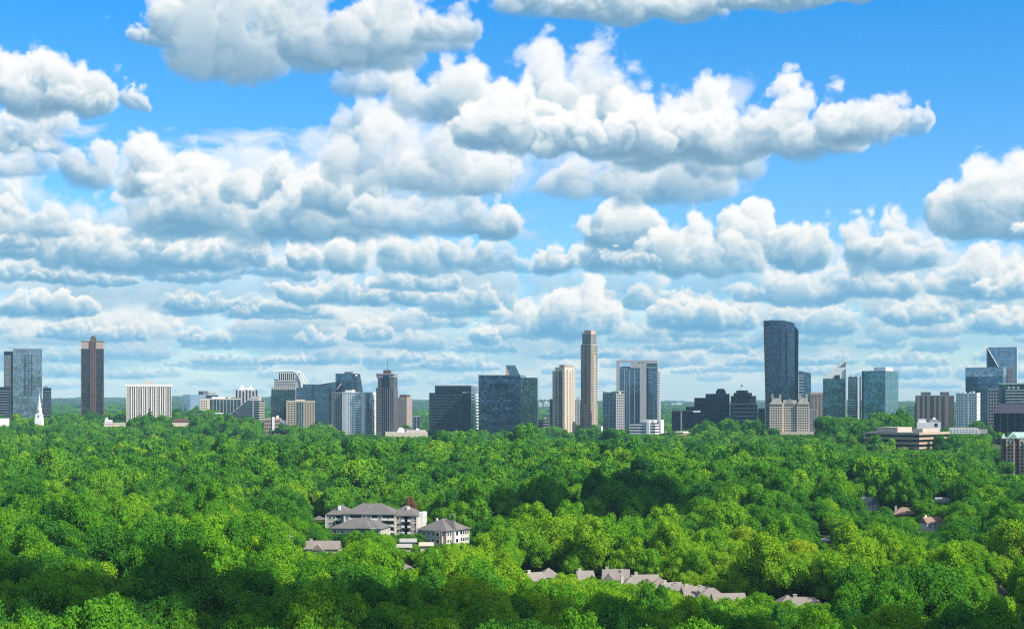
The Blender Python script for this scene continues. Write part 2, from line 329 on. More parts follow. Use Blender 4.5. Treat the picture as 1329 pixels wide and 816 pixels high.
class Bld:
    """a building: Empty at its base; local x runs along the front, y into depth, z up.
    x0, xm, x1: left edge, near corner, right edge (reference columns); side 'R' shows its right flank, 'L' its left"""
    def __init__(s, name, label, x0, xm, x1, D, r, side='R', depth=None, cat='building', group=None, base=None, sink=3.):
        u0, um, u1 = [(q-CX)/FP for q in (x0, xm, x1)]; c, n = math.cos(r), math.sin(r); s.r = r; s.D = D
        bx = um*D
        if side == 'R':
            s.w = (bx-u0*D)/(c+u0*n); den = n-u1*c
            s.d = depth if depth else (u1*D-bx)/den
            ox, oy = bx-s.w*c, D+s.w*n
        else:
            s.w = (u1*D-bx)/(c+u1*n); den = n-u0*c
            s.d = depth if depth else (u0*D-bx)/den
            ox, oy = bx, D
        s.ox, s.oy = ox, oy
        s.g = base if base is not None else gz(ox, oy)-sink
        s.e = empty(name, (ox, oy, s.g), -r, label, cat, group); s.c, s.n = c, n
        FOOT.append((ox, oy, c, n, s.w, s.d))
    def lx(s, px, y=0.):
        """local x of reference column px on the plane y"""
        u = (px-CX)/FP  # (ox + t c + y n) = u (oy - t n + y c)
        return (u*(s.oy+y*s.c)-s.ox-y*s.n)/(s.c+u*s.n)
    def ly(s, px, x):
        """local y of column px on the plane x (flanks)"""
        u = (px-CX)/FP
        return (u*(s.oy-x*s.n)-s.ox-x*s.c)/(s.n-u*s.c)
    def lz(s, y, lx=None): 
        lx = s.w/2 if lx is None else lx
        return zpx(y, s.oy-lx*s.n)-s.g
    def box(s, name, x0, x1, y0, y1, z0, z1, mat, parent=None): return MB().box(x0, x1, y0, y1, z0, z1).build(name, mat, parent or s.e)
    def fb(s, mb, face, a, b, z0, z1, t0, t1, mi=0, y0=0., w=None, d=None):
        """box on a face: a..b along it, t0..t1 outwards"""
        w = s.w if w is None else w
        if face == 'F': mb.box(a, b, y0-t1, y0-t0, z0, z1, mi)
        elif face == 'R': mb.box(w+t0, w+t1, a, b, z0, z1, mi)
        else: mb.box(-t1+(d or 0), -t0+(d or 0), a, b, z0, z1, mi)
    def bands(s, face, a, b, z0, z1, n, frac, mat, t=.35, name='spandrel', y0=0., w=None, d=None):
        mb = MB(); h = (z1-z0)/n
        for i in range(n): s.fb(mb, face, a, b, z0+i*h, z0+i*h+h*frac, -.2, t, 0, y0, w, d)
        return mb.build(name, mat, s.e)
    def piers(s, face, a, b, z0, z1, n, frac, mat, t=.5, name='pier_screen', y0=0., w=None, d=None):
        mb = MB(); p = (b-a)/n
        for i in range(n+1):
            q = a+i*p; s.fb(mb, face, max(a, q-p*frac/2), min(b, q+p*frac/2), z0, z1, -.2, t, 0, y0, w, d)
        return mb.build(name, mat, s.e)
    def wins(s, face, a, b, z0, z1, nx, nz, wf=.55, hf=.55, mat=None, t=.1, y0=0., w=None, name='window', cap=100, skip=None, d=None):
        """separate window parts; past the cap the rest is one part"""
        mat = mat or M['win']; px, pz = (b-a)/nx, (z1-z0)/nz; wf *= px; hf *= pz; w = s.w if w is None else w
        me = None; rest = MB(); k = 0
        for j in range(nz-1, -1, -1):
            for i in range(nx):
                if skip and skip(i, j): continue
                q = a+(i+.5)*px; z = z0+(j+.5)*pz
                if k < cap:
                    if me is None:
                        me = (MB().box(-wf/2, wf/2, -t, .2, -hf/2, hf/2) if face == 'F' else MB().box(-.2, t, -wf/2, wf/2, -hf/2, hf/2) if face == 'R' else MB().box(-t, .2, -wf/2, wf/2, -hf/2, hf/2)).mesh(name, mat)
                    link(name, me, s.e, (q, y0, z) if face == 'F' else (w, q, z) if face == 'R' else ((d or 0), q, z))
                else: s.fb(rest, face, q-wf/2, q+wf/2, z-hf/2, z+hf/2, -.2, t, 0, y0, w, d)
                k += 1
        if rest.v: tag(rest.build(name, mat, s.e), kind='stuff')
    def slabs(s, face, a, b, z0, z1, n, mat, out=1.6, th=.35, rail=None, name='balcony', y0=0., w=None, cap=60, d=None):
        h = (z1-z0)/n; me = None; w = s.w if w is None else w
        for i in range(n):
            if me is None:
                mb = MB(); s.fb(mb, face, a, b, 0, th, -.2, out, 0, y0, w, d)
                if rail: s.fb(mb, face, a, b, th, th+1.0, out-.1, out, 1, y0, w, d)
                me = mb.mesh(name, [mat, rail] if rail else mat)
            link(name, me, s.e, (0, 0, z0+i*h))
    def roofkit(s, z, x0, x1, y0, y1, n=3, mat=None, seed=1):
        """plant on a roof"""
        rr = random.Random(seed)
        for i in range(n):
            a = x0+(x1-x0)*(i+rr.uniform(.1, .4))/n; b = a+(x1-x0)/n*rr.uniform(.3, .6); c_ = rr.uniform(.2, .5)*(y1-y0)+y0
            s.box('roof_unit', a, b, c_, c_+(y1-y0)*.25, z, z+rr.uniform(1.6, 3.4), mat or M['steel'])
    def parapet(s, x0, x1, y0, y1, z, h=1.0, mat=None):
        mb = MB(); e = .3; t = .5
        mb.box(x0-e, x1+e, y0-e, y0+t, z-.3, z+h); mb.box(x0-e, x1+e, y1-t, y1+e, z-.3, z+h)
        mb.box(x0-e, x0+t, y0+t, y1-t, z-.3, z+h); mb.box(x1-t, x1+e, y0+t, y1-t, z-.3, z+h)
        return mb.build('parapet', mat or M['palegrey'], s.e)
FOOT = []
def skyline():
    U = math.atan
    def au(x): return math.atan((x-CX)/FP)
    # ---- left glass tower
    b = Bld('glass_tower', 'mirror glass tower with low wings at the left edge, behind the white steeple', 17, 54.5, 55.5, 2750, au(36), depth=30)
    H = b.lz(453); b.box('tower_block', 0, b.w, 0, b.d, 0, H, M['g_mirror']); b.parapet(0, b.w, 0, b.d, H, 1.2, M['steel'])
    for a, c in ((31, 34), (36, 37.6), (40, 42)):
        n = 26; z0, z1 = b.lz(512), b.lz(459); me = MB().box(b.lx(a), b.lx(c), -.35, .1, 0, (z1-z0)/n*.55).mesh('balcony', M['black'])
        for i in range(n): link('balcony', me, b.e, (0, 0, z0+(z1-z0)*i/n))
    b.box('slim_wing', b.lx(5), b.lx(16.8), 3, b.d-2, 0, b.lz(456), M['g_dark']); b.bands('F', b.lx(5.5), b.lx(14), b.lz(545), b.lz(460), 30, .3, M['palegrey'], .6, y0=3)
    b.box('low_wing', b.lx(-8), b.lx(13.5), -4, b.d-6, 0, b.lz(502), M['g_dark']); b.bands('F', b.lx(-8), b.lx(12), b.lz(545), b.lz(504), 12, .25, M['steel'], .5, y0=-4)
    b.box('low_wing', b.lx(55.8), b.lx(66.5), 1, b.d-6, 0, b.lz(503), M['g_dark']); b.bands('F', b.lx(56.5), b.lx(66.5), b.lz(545), b.lz(505), 13, .25, M['steel'], .5, y0=1); b.box('roof_unit', b.lx(57), b.lx(62), 4, 12, b.lz(503)+.05, b.lz(500.5), M['steel'])
    # ---- steeple
    D = 2050; e = empty('church_steeple', (zx(51, D), D, gz(zx(51, D), D)), 0, 'white tiered church steeple in front of the left glass tower', 'steeple')
    zb = lambda y: zpx(y, D)-e.location.z
    MB().box(-4.6, 4.6, -4.6, 4.6, 0, zb(543)).build('church_tower', M['white'], e)
    MB().box(-4, 4, -4, 4, zb(543), zb(537)).build('clock_stage', M['white'], e)
    MB().lathe([(3.6, zb(537)), (3.4, zb(530.5)), (3.7, zb(530.2)), (3.7, zb(529.6))], 8).build('belfry', M['white'], e)
    MB().lathe([(2.5, zb(529.6)), (2.3, zb(524.5)), (2.6, zb(524.2)), (2.6, zb(523.6))], 8).build('lantern', M['white'], e)
    MB().lathe([(1.7, zb(523.6)), (1.0, zb(519)), (.15, zb(510.5))], 8).build('spire', M['whitesteel'], e)
    me = MB().box(-.7, .7, -.25, .25, -1.6, 1.6).mesh('louvre', M['darkgrey'])
    link('louvre', me, e, (0, -3.35, zb(533.5))); link('louvre', me, e, (0, -4.15, zb(540)))
    MB().box(-9, 9, 5.3, 34, 0, zb(562)).slab([(-9, zb(562)+.05), (9, zb(562)+.05), (0, zb(562)+4)], 5.3, 34).build('church_nave', [M['white']], e)
    # ---- brown tower with arched crown
    b = Bld('apartment_tower', 'tall brown tower with a round-topped crown, standing alone at the left', 105, 135, 135.6, 2650, au(120), depth=28)
    H = b.lz(452.5); xa, xb = b.lx(117), b.lx(124.8)
    b.box('glass_body', .6, b.w-.6, 0, b.d, 0, H, glass('brown_tower_glass', (.05, .08, .09), fh=3.3, pw=3, litvar=.6))
    b.bands('F', .8, xa, b.lz(550), H-1, 33, .14, M['brown'], .9, 'balcony_slab'); b.bands('F', xb, b.w-.8, b.lz(550), H-1, 33, .14, M['brown'], .9, 'balcony_slab')
    mb = MB(); mb.box(0, 1.2, -1, b.d, 0, H); mb.box(b.w-1.4, b.w, -1, b.d, 0, H); mb.build('corner_pier', M['brown'], b.e)
    b.box('crown', .9, b.w-.9, .4, b.d-1, H+.02, b.lz(443.5), M['pink']); b.box('crown_cap', .5, b.w-.5, 0, b.d-.6, b.lz(443.4), b.lz(442.4), M['brown'])
    zc = b.lz(439.6); rr = (xb-xa)/2; pts = [(xa, 0), (xb, 0)]+[(xa+rr+rr*math.cos(t*math.pi/10), zc+rr*math.sin(t*math.pi/10)) for t in range(11)]
    MB().slab(pts, -2.2, 8).build('spine', M['brown'], b.e)
    b.wins('F', xa+.8, xb-.8, b.lz(550), b.lz(444), 2, 36, .55, .5, y0=-2.2, cap=72)
    # ---- wide white condo
    b = Bld('condominium_block', 'wide pale slab of balconies with a flat cornice, left of the skyline', 164, 222.5, 223, 2500, au(190), depth=24)
    H = b.lz(501); b.box('wall', 0, b.w, 0, b.d, 0, H, M['cream']); b.box('cornice', -1.2, b.w+1.2, -1.4, b.d+1, H+.02, b.lz(499), M['white']); b.box('penthouse', b.lx(189), b.lx(197.5), 6, 14, b.lz(499)+.02, b.lz(495.5), M['tan'])
    bays = [(165.5, 169.5), (171.5, 175), (177, 180), (182, 185), (187.5, 190), (193, 196), (198.5, 201), (204, 207), (209, 212.5), (215, 221)]
    z0, z1 = b.lz(552), b.lz(503)
    for i, (a, c) in enumerate(bays):
        b.wins('F', b.lx(a), b.lx(c), z0, z1, 1, 20, 1., .62, cap=10)
    b.piers('F', .3, b.w-.3, z0-4, H, 20, .22, M['white'], 1.5, 'fin_screen')
    # ---- far blue office
    b = Bld('office_block', 'distant bluish office slab with darker stepped rear wing, left of centre', 242, 247, 283, 3900, au(262)-.5, 'L', depth=40)
    H = b.lz(512, 5); w2 = b.lx(267); b.box('office_wall', 0, w2, 0, 40, 0, H, M['g_pale']); b.box('rear_wing', b.lx(264), b.lx(284), 3, 40, 0, b.lz(512.5), M['g_dark']); b.box('plant_room', b.lx(265), b.lx(272), 6, 30, H, b.lz(507.3), M['darkgrey']); b.box('plant_room', b.lx(272), b.lx(282), 6, 30, H, b.lz(509), M['grey'])
    # ---- framed glass building
    b = Bld('office_block', 'low wide glass office in a cream frame above the plain black box', 260, 312, 313, 2950, au(286), depth=35)
    H = b.lz(518.5); b.box('glass_body', 0, b.w, 0, b.d, 0, H, M['g_teal']); b.box('roof_slab', -.6, b.w+.6, -1, b.d, H+.02, b.lz(516.8), M['roofpale']); b.box('plant_room', b.lx(275), b.lx(292), 6, 25, b.lz(516.7), b.lz(515), M['white']); b.box('plant_room', b.lx(296), b.lx(300), 6, 20, b.lz(516.7), b.lz(514), M['cream'])
    xs = b.lx(272); b.box('stair_wing', .2, xs, -1.2, 0, 0, H-.1, M['cream']); b.wins('F', 1, xs-4, b.lz(537), H-1, 3, 6, .5, .55, y0=-1.2)
    b.piers('F', xs, b.w, 0, H-.1, 9, .12, M['cream'], .8)
    # ---- black box store
    D = 2480; b = Bld('department_store', 'plain black windowless box with a small pale sign above the trees', 250, 298.6, 299, D, au(275), depth=40)
    H = b.lz(537.2); b.box('wall', 0, b.w, 0, b.d, 0, H, M['black']); b.parapet(0, b.w, 0, b.d, H, .8, M['darkgrey']); b.box('roof_unit', b.lx(279), b.lx(290), 3, 10, H+.1, b.lz(535.6), M['white'])
    sg = b.box('sign', b.lx(255.6), b.lx(262), -.35, -.1, b.lz(545.4), b.lz(543.7), M['black'])
    mb = MB(); n = 6; w_ = (b.lx(261.6)-b.lx(256))/n
    for i in range(n):
        x = b.lx(256)+i*w_; z0, z1 = b.lz(545.1), b.lz(543.9); mb.box(x, x+w_*.25, -.5, -.36, z0, z1)
        if i % 2: mb.box(x+w_*.3, x+w_*.75, -.5, -.36, z0, z0+.4)
        else: mb.box(x+w_*.3, x+w_*.75, -.5, -.36, z1-.4, z1)
    mb.build('lettering', M['white'], sg)
    # ---- twin spiky towers
    b = Bld('apartment_tower', 'striped grey tower with pale pyramid crown above the sloped glass office', 305, 335, 336, 3000, au(320), depth=28)
    H = b.lz(505.5); b.box('wall', 0, b.w, 0, b.d, 0, H, M['palegrey'])
    mb = MB(); n = 7
    for i in range(n): a = b.w*(i+.3)/n; mb.box(a, a+b.w/n*.45, -.3, .1, 0, H-.5-(i % 3)*1.2)
    mb.build('window_strip', M['g_band'], b.e)
    for xa, top in ((314.5, 499.5), (325.5, 500.5)):
        x = b.lx(xa); hw = 6
        mb = MB(); mb.add([(x-hw, 1, H), (x+hw, 1, H), (x+hw, 1+2*hw, H), (x-hw, 1+2*hw, H), (x, 1+hw, b.lz(top))], [(0, 3, 2, 1), (0, 1, 4), (1, 2, 4), (2, 3, 4), (3, 0, 4)]); mb.build('pyramid_roof', M['white'], b.e)
        MB().tube((x, 1+hw, b.lz(top)-2), (x, 1+hw, b.lz(top)+2.5), .3).build('finial', M['whitesteel'], b.e)
    b.box('roof_block', b.lx(317), b.lx(324), 0, 14, H, b.lz(503.5), M['white'])
    # ---- sloped glass office
    b = Bld('office_block', 'dark ribbon-window office whose left side slopes like a ramp', 299, 336, 343, 2520, au(320)+.28)
    z0 = 0; zl, zt = b.lz(538.5), b.lz(520); xr = b.lx(321); pts = [(0, 0), (b.w, 0), (b.w, zt), (xr, zt), (0, zl)]
    MB().slab(pts, 0, b.d).build('glass_body', M['g_green'], b.e)
    mb = MB(); n = 13; fh = (zt-b.lz(560))/n
    for i in range(n):
        z = b.lz(560)+i*fh; a = 0 if z < zl-1 else (z-zl)/(zt-zl)*xr; mb.box(a+.3, b.w, -.5, .1, z, z+fh*.32)
    mb.build('spandrel', M['steel'], b.e)
    b.bands('R', 0, b.d, b.lz(560), zt, n, .42, M['cream'], .7, 'side_spandrel'); b.box('fin', b.lx(328), b.lx(329.3), -1.2, -.55, 0, zt+.5, M['palegrey'])
    MB().slab([(-.8, 0), (-.05, 0), (-.05, zl), (xr, zt+.1), (xr, zt+1.2), (-.8, zl+.8)], -1, b.d).build('ramp_edge', M['palegrey'], b.e)
    b.box('penthouse', xr+2, b.lx(334), 2, 16, zt+.05, b.lz(516.2), M['palegrey']); b.box('penthouse', b.lx(325), b.lx(336), 4, 14, zt+.05, b.lz(514), M['cream'])
    # ---- low pink building with tank
    b = Bld('brick_building', 'low mauve brick building with white stair shaft and rooftop tank', 343, 363.5, 365, 2420, au(354)+.1, depth=25)
    H = b.lz(543.5); b.box('wall', 0, b.w, 0, b.d, 0, H, M['pink']); b.wins('F', .5, b.lx(353), b.lz(563), H-1, 4, 4, .6, .5); b.wins('F', b.lx(356.5), b.w-.5, b.lz(563), H-1, 3, 4, .6, .5)
    b.box('stair_shaft', b.lx(353.4), b.lx(356), -1.5, 4, 0, b.lz(541), M['white']); b.parapet(0, b.w, 0, b.d, H, .8, M['cream'])
    x = b.lx(359.5); MB().lathe([(2.3, H+.1), (2.3, b.lz(540)), (1.2, b.lz(539.2))], 14, x, 6).build('water_tank', M['white'], b.e)
    b.box('side_wing', b.lx(365.3), b.lx(370), 2, 20, 0, b.lz(545), M['darkgrey']); bb = b.box('billboard', b.lx(365.4), b.lx(368.6), 1.2, 1.6, b.lz(551), b.lz(546.5), M['white']); MB().box(b.lx(365.6), b.lx(368.4), 1.05, 1.18, b.lz(549), b.lz(547)).build('billboard_print', solid('blue_print', (.08, .2, .5)), bb)
    # ---- arched crown tower
    b = Bld('office_tower', 'green glass tower crowned by a curved white steel frame', 352, 383, 391, 2700, au(372)+.22)
    H = b.lz(505.5); z1 = b.lz(492); b.box('glass_body', 0, b.w, 0, b.d, 0, H, M['g_green'])
    b.piers('F', 0, b.w, H-.2, b.lz(502.6), 12, .4, M['cream'], .3, 'colonnade'); b.box('podium_edge', 0, b.w, .5, b.d, H, b.lz(503), M['palegrey'])
    xa = b.lx(355.5); b.box('upper_body', xa, b.w-1, 2, b.d-1, b.lz(503)+.02, z1, M['g_dark']); b.bands('F', xa, b.w-1, b.lz(502), z1, 4, .35, M['white'], .5, y0=2)
    xc = b.lx(361); b.box('crown_core', xc, b.w-1.5, 4, b.d-3, z1+.02, b.lz(484), M['g_dark']); zt = b.lz(482)
    mb = MB(); n = 8
    for i in range(n+1): x = xc+(b.w-1-xc)*i/n; mb.box(x-.45, x+.45, 1.6, 2.6, z1-2, zt)
    mb.build('column_screen', M['whitesteel'], b.e)
    mb = MB()
    for yy in (1.4, b.d*.5, b.d-1): 
        P = [Vector((b.lx(354), yy, zt+.8)), Vector((b.lx(361), yy, zt)), Vector((b.lx(376), yy, zt+.6)), Vector((b.lx(380.5), yy, zt+1.2)), Vector((b.lx(384), yy, b.lz(483.5))), Vector((b.lx(387.5), yy, b.lz(488))), Vector((b.lx(390), yy, b.lz(494))), Vector((b.lx(391.5), yy, b.lz(503)))]
        for p, q in zip(P, P[1:]): mb.tube(p, q, .75)
    a0 = [(b.lx(354), zt+.8), (b.lx(361), zt), (b.lx(380), zt+1.2), (b.lx(387.5), b.lz(488)), (b.lx(391.5), b.lz(503))]
    for x, z in a0: mb.tube((x, 1.4, z), (x, b.d-1, z), .5)
    mb.tube((b.lx(354), 1.4, zt), (b.lx(358), 2.2, b.lz(492)), .4)
    mb.build('arched_frame', M['whitesteel'], b.e)
    b.box('side_mass', b.w-1, b.lx(390.5), 3, b.d, 0, b.lz(495), M['palegrey'])
    b.box('rear_wing', b.lx(350), 0, 6, b.d, 0, b.lz(513), M['g_pale'])
    # ---- beige punched windows
    b = Bld('hotel_block', 'beige stone block of small square windows with glass centre strip', 371.5, 408.5, 409, 2450, au(390), depth=24)
    H = b.lz(520.5); b.box('wall', 0, b.w, 0, b.d, 0, H, M['beige']); b.parapet(0, b.w, 0, b.d, H, .9, M['cream']); b.box('penthouse', b.lx(383), b.lx(396), 5, 15, H, b.lz(518.3), M['cream'])
    z0 = b.lz(562); b.wins('F', b.lx(373), b.lx(384), z0, H-2.5, 3, 13, .5, .5); b.wins('F', b.lx(395), b.lx(408), z0, H-2.5, 4, 13, .45, .5)
    b.box('window_bay', b.lx(385), b.lx(394), -.4, .1, z0, H-1.5, M['g_teal']); b.piers('F', b.lx(385), b.lx(394), z0, H-1, 3, .2, M['palegrey'], .9)
    b.box('side_wing', b.lx(369), 0, 4, 20, 0, b.lz(528), M['g_dark'])
    # ---- large glass office with sloping roof
    b = Bld('office_tower', 'broad blue glass office with gently rising roofline, left of the white condominium', 384.5, 435.5, 436, 2640, au(410), depth=38)
    pts = [(0, 0), (b.w, 0), (b.w, b.lz(495)), (b.lx(416), b.lz(498.3)), (b.lx(393), b.lz(498.3)), (b.lx(393), b.lz(502.5)), (0, b.lz(503))]
    MB().slab(pts, 0, b.d).build('glass_body', M['g_blue'], b.e)
    mb = MB(); mb.box(b.lx(405), b.lx(407), -.6, .1, 0, b.lz(503)); mb.box(b.lx(428), b.lx(429.5), -.6, .1, 0, b.lz(503)); mb.build('dark_recess', M['black'], b.e)
    MB().slab([(b.w, b.lz(495)+.9), (b.lx(416), b.lz(498.3)+.9), (b.lx(393), b.lz(498.3)+.9), (b.lx(393), b.lz(498.3)), (b.lx(416), b.lz(498.3)), (b.w, b.lz(495))][::-1], -.5, b.d).build('roof_edge', M['whitesteel'], b.e)
    b.box('plant_screen', b.lx(407.5), b.lx(417), 1.0, 6, b.lz(501.5), b.lz(499), M['tan']) ; MB().tube((b.lx(404.5), 8, b.lz(498.4)), (b.lx(404.5), 8, b.lz(493.5)), .25).build('antenna', M['pink'], b.e)
    # ---- tower behind with chamfered right edge
    b = Bld('office_tower', 'blue-grey glass tower with slanted right edge behind the white condominium', 435.5, 456, 471, 2720, au(450)+.35)
    H = b.lz(484.5); b.box('glass_body', 0, b.w, 0, b.d*.5, 0, H, M['g_blue']); b.box('plant_room', b.lx(446), b.lx(455), 4, 12, H, b.lz(482.3), M['darkgrey'])
    W = b.w; d = b.d; pts = [(W+.02, 0), (W+.02, 0)]
    mb = MB(); mb.add([(0, d*.5+.02, 0), (W, 0, 0), (W, d, 0), (0, d, 0), (0, d*.5+.02, H), (W, 0, H), (W, d*.75, H), (0, d*.75, H), (W, d, b.lz(507)), (0, d, b.lz(507))],
        [(0, 3, 2, 1), (4, 5, 6, 7), (0, 1, 5, 4), (1, 2, 8, 6, 5), (2, 3, 9, 8), (8, 9, 7, 6), (3, 0, 4, 7, 9)]); mb.build('slanted_wing', M['g_dark'], b.e)
    mb = MB(); mb.box(W+.05, W+.3, b.d*.35, b.d*.48, H-4, H-1.5); mb.build('rooftop_sign', M['white'], b.e)
    b.box('void', b.lx(436), b.lx(444), -.5, .1, b.lz(507), b.lz(496), M['black']); MB().slab([(b.lx(437), b.lz(505)), (b.lx(443), b.lz(497)), (b.lx(443.5), b.lz(498)), (b.lx(438), b.lz(505))], -1., -.6).build('void_brace', M['white'], b.e)
    # ---- white condominium
    b = Bld('condominium_tower', 'bright white condominium slab with blue glass balcony bays', 444, 473, 490, 2420, au(462)+.42)
    H = b.lz(509.5); b.box('wall', 0, b.w, 0, b.d, 0, H, M['white']); z0 = b.lz(562); n = 17
    b.wins('F', .5, b.lx(449), z0, H-1, 2, n, .34, .42, cap=34); b.wins('F', b.lx(451), b.lx(459), z0, H-1, 3, n, .32, .42, cap=51)
    b.box('balcony_glass', b.lx(461), b.lx(469), -1.2, .1, z0, H-1, M['g_pale']); b.bands('F', b.lx(461), b.lx(469), z0, H-1, n, .3, M['white'], 1.7, 'balcony_slab')
    b.box('side_balcony_glass', b.w, b.w+1, b.d*.1, b.d*.55, z0, H-1, M['g_pale']); b.bands('R', b.d*.08, b.d*.57, z0, H-1, n, .3, M['white'], 1.5, 'balcony_slab'); b.bands('R', b.d*.65, b.d*.98, z0, H-1, n, .4, M['white'], 1.2, 'balcony_slab')
    b.box('penthouse', b.lx(447), b.lx(456), 3, 14, H, b.lz(506), M['white']); b.parapet(0, b.w, 0, b.d, H, 1, M['white']); b.box('grey_wing', b.lx(430), -.05, 3, 22, 0, b.lz(508.5), M['grey']); b.wins('F', b.lx(431), b.lx(443.5), z0, b.lz(510), 4, n, .5, .55, y0=3)
    # ---- dark tower with mast
    b = Bld('office_tower', 'dark stepped stone tower with a tall thin mast on top', 488, 511, 516.5, 2400, au(502)+.2)
    H = b.lz(485.5); hs = b.lz(503); xm_ = b.lx(490); x2 = b.w-2
    b.box('shoulder', 0, b.w, 0, b.d, 0, hs, M['darkgrey']); b.box('shaft', xm_, b.w-.6, .8, b.d-.8, hs+.02, b.lz(490), M['darkgrey'])
    b.wins('F', .6, b.lx(497), b.lz(560), hs-1, 3, 17, .6, .5); b.wins('F', b.lx(506), b.w-.3, b.lz(560), hs-1, 2, 17, .6, .5, cap=34)
    b.box('glass_strip', b.lx(497.5), b.lx(505.5), -.6, .1, 0, b.lz(487), M['g_dark']); b.piers('F', b.lx(497.5), b.lx(505.5), 0, hs, 3, .14, M['grey'], .9); b.wins('R', 1, b.d-1, b.lz(560), b.lz(492), 3, 20, .5, .5, cap=30)
    b.wins('F', b.lx(490.8), b.lx(497), hs, b.lz(491), 2, 4, .6, .5, y0=.8)
    mb = MB(); 
    for a, c in ((488.3, 490.5), (492, 493), (495.5, 497.2), (504.5, 506), (508.5, 511.8)): mb.box(b.lx(a), b.lx(c), -.2, b.d*.9, b.lz(490)+.02, b.lz(486))
    mb.build('crown_post', M['grey'], b.e); b.box('crown_recess', b.lx(489.5), b.w-1, 1.5, b.d-2, b.lz(490)+.03, b.lz(486), M['white'])
    b.box('crown_slab', b.lx(487.8), b.w+1, -.8, b.d, b.lz(486)+.02, b.lz(484.5), M['grey']); b.box('penthouse', b.lx(497), b.lx(506), 2, 12, b.lz(484.5)+.02, b.lz(480), M['brown'])
    MB().tube((b.lx(501.6), 7, b.lz(480)), (b.lx(501.6), 7, b.lz(464.5)), .55, .25).build('mast', M['darkgrey'], b.e)
    # ---- pink tower
    b = Bld('hotel_tower', 'slim pinkish hotel tower right of the masted dark tower', 514, 528, 535, 2750, au(525)+.35)
    H = b.lz(516); b.box('wall', 0, b.w, 0, b.d, 0, H, M['pink']); b.bands('F', b.lx(516), b.w-1, b.lz(555), H-1, 17, .45, M['grey'], .25, 'window_band'); b.bands('R', b.d*.4, b.d-.5, b.lz(555), H-1, 17, .45, M['grey'], .25, 'window_band')
    b.box('penthouse', b.lx(518), b.w-.5, 1.5, b.d*.7, H, b.lz(512), M['brown']); b.parapet(0, b.w, 0, b.d, H, .7, M['cream'])
    # ---- low things right of it
    b = Bld('office_block', 'small low grey glass office between pink hotel and dark banded office', 536, 545.5, 546, 2600, au(541), depth=16)
    H = b.lz(540); b.box('glass_body', 0, b.w, 0, b.d, 0, H, M['g_blue']); b.parapet(0, b.w, 0, b.d, H, .8, M['palegrey']); b.piers('F', 0, b.w, 0, H, 2, .12, M['palegrey'], .5)
    b = Bld('shopping_centre', 'long low pale mall with domed roof below the pink hotel', 500, 555, 556, 2380, au(528), depth=30, sink=0)
    H = b.lz(560.5); b.box('wall', 0, b.w, 0, b.d, 0, H, M['cream']); b.box('upper_hall', b.lx(516), b.lx(525), 2, 14, H, b.lz(557.5), M['white']); b.box('upper_hall', b.lx(527), b.lx(553), 4, 20, H, b.lz(558), M['roofpale']); b.box('upper_hall', b.lx(520), b.lx(536), 16, 26, H, b.lz(555.5), M['darkgrey'])
    MB().lathe([(5, b.lz(557.4)), (4.3, b.lz(556)), (2.2, b.lz(555)), (.1, b.lz(554.7))], 16, b.lx(520), 8).build('dome', M['white'], b.e)
    b.box('rooftop_cabin', b.lx(540), b.lx(544), 6, 12, b.lz(558), b.lz(555.8), M['white'])
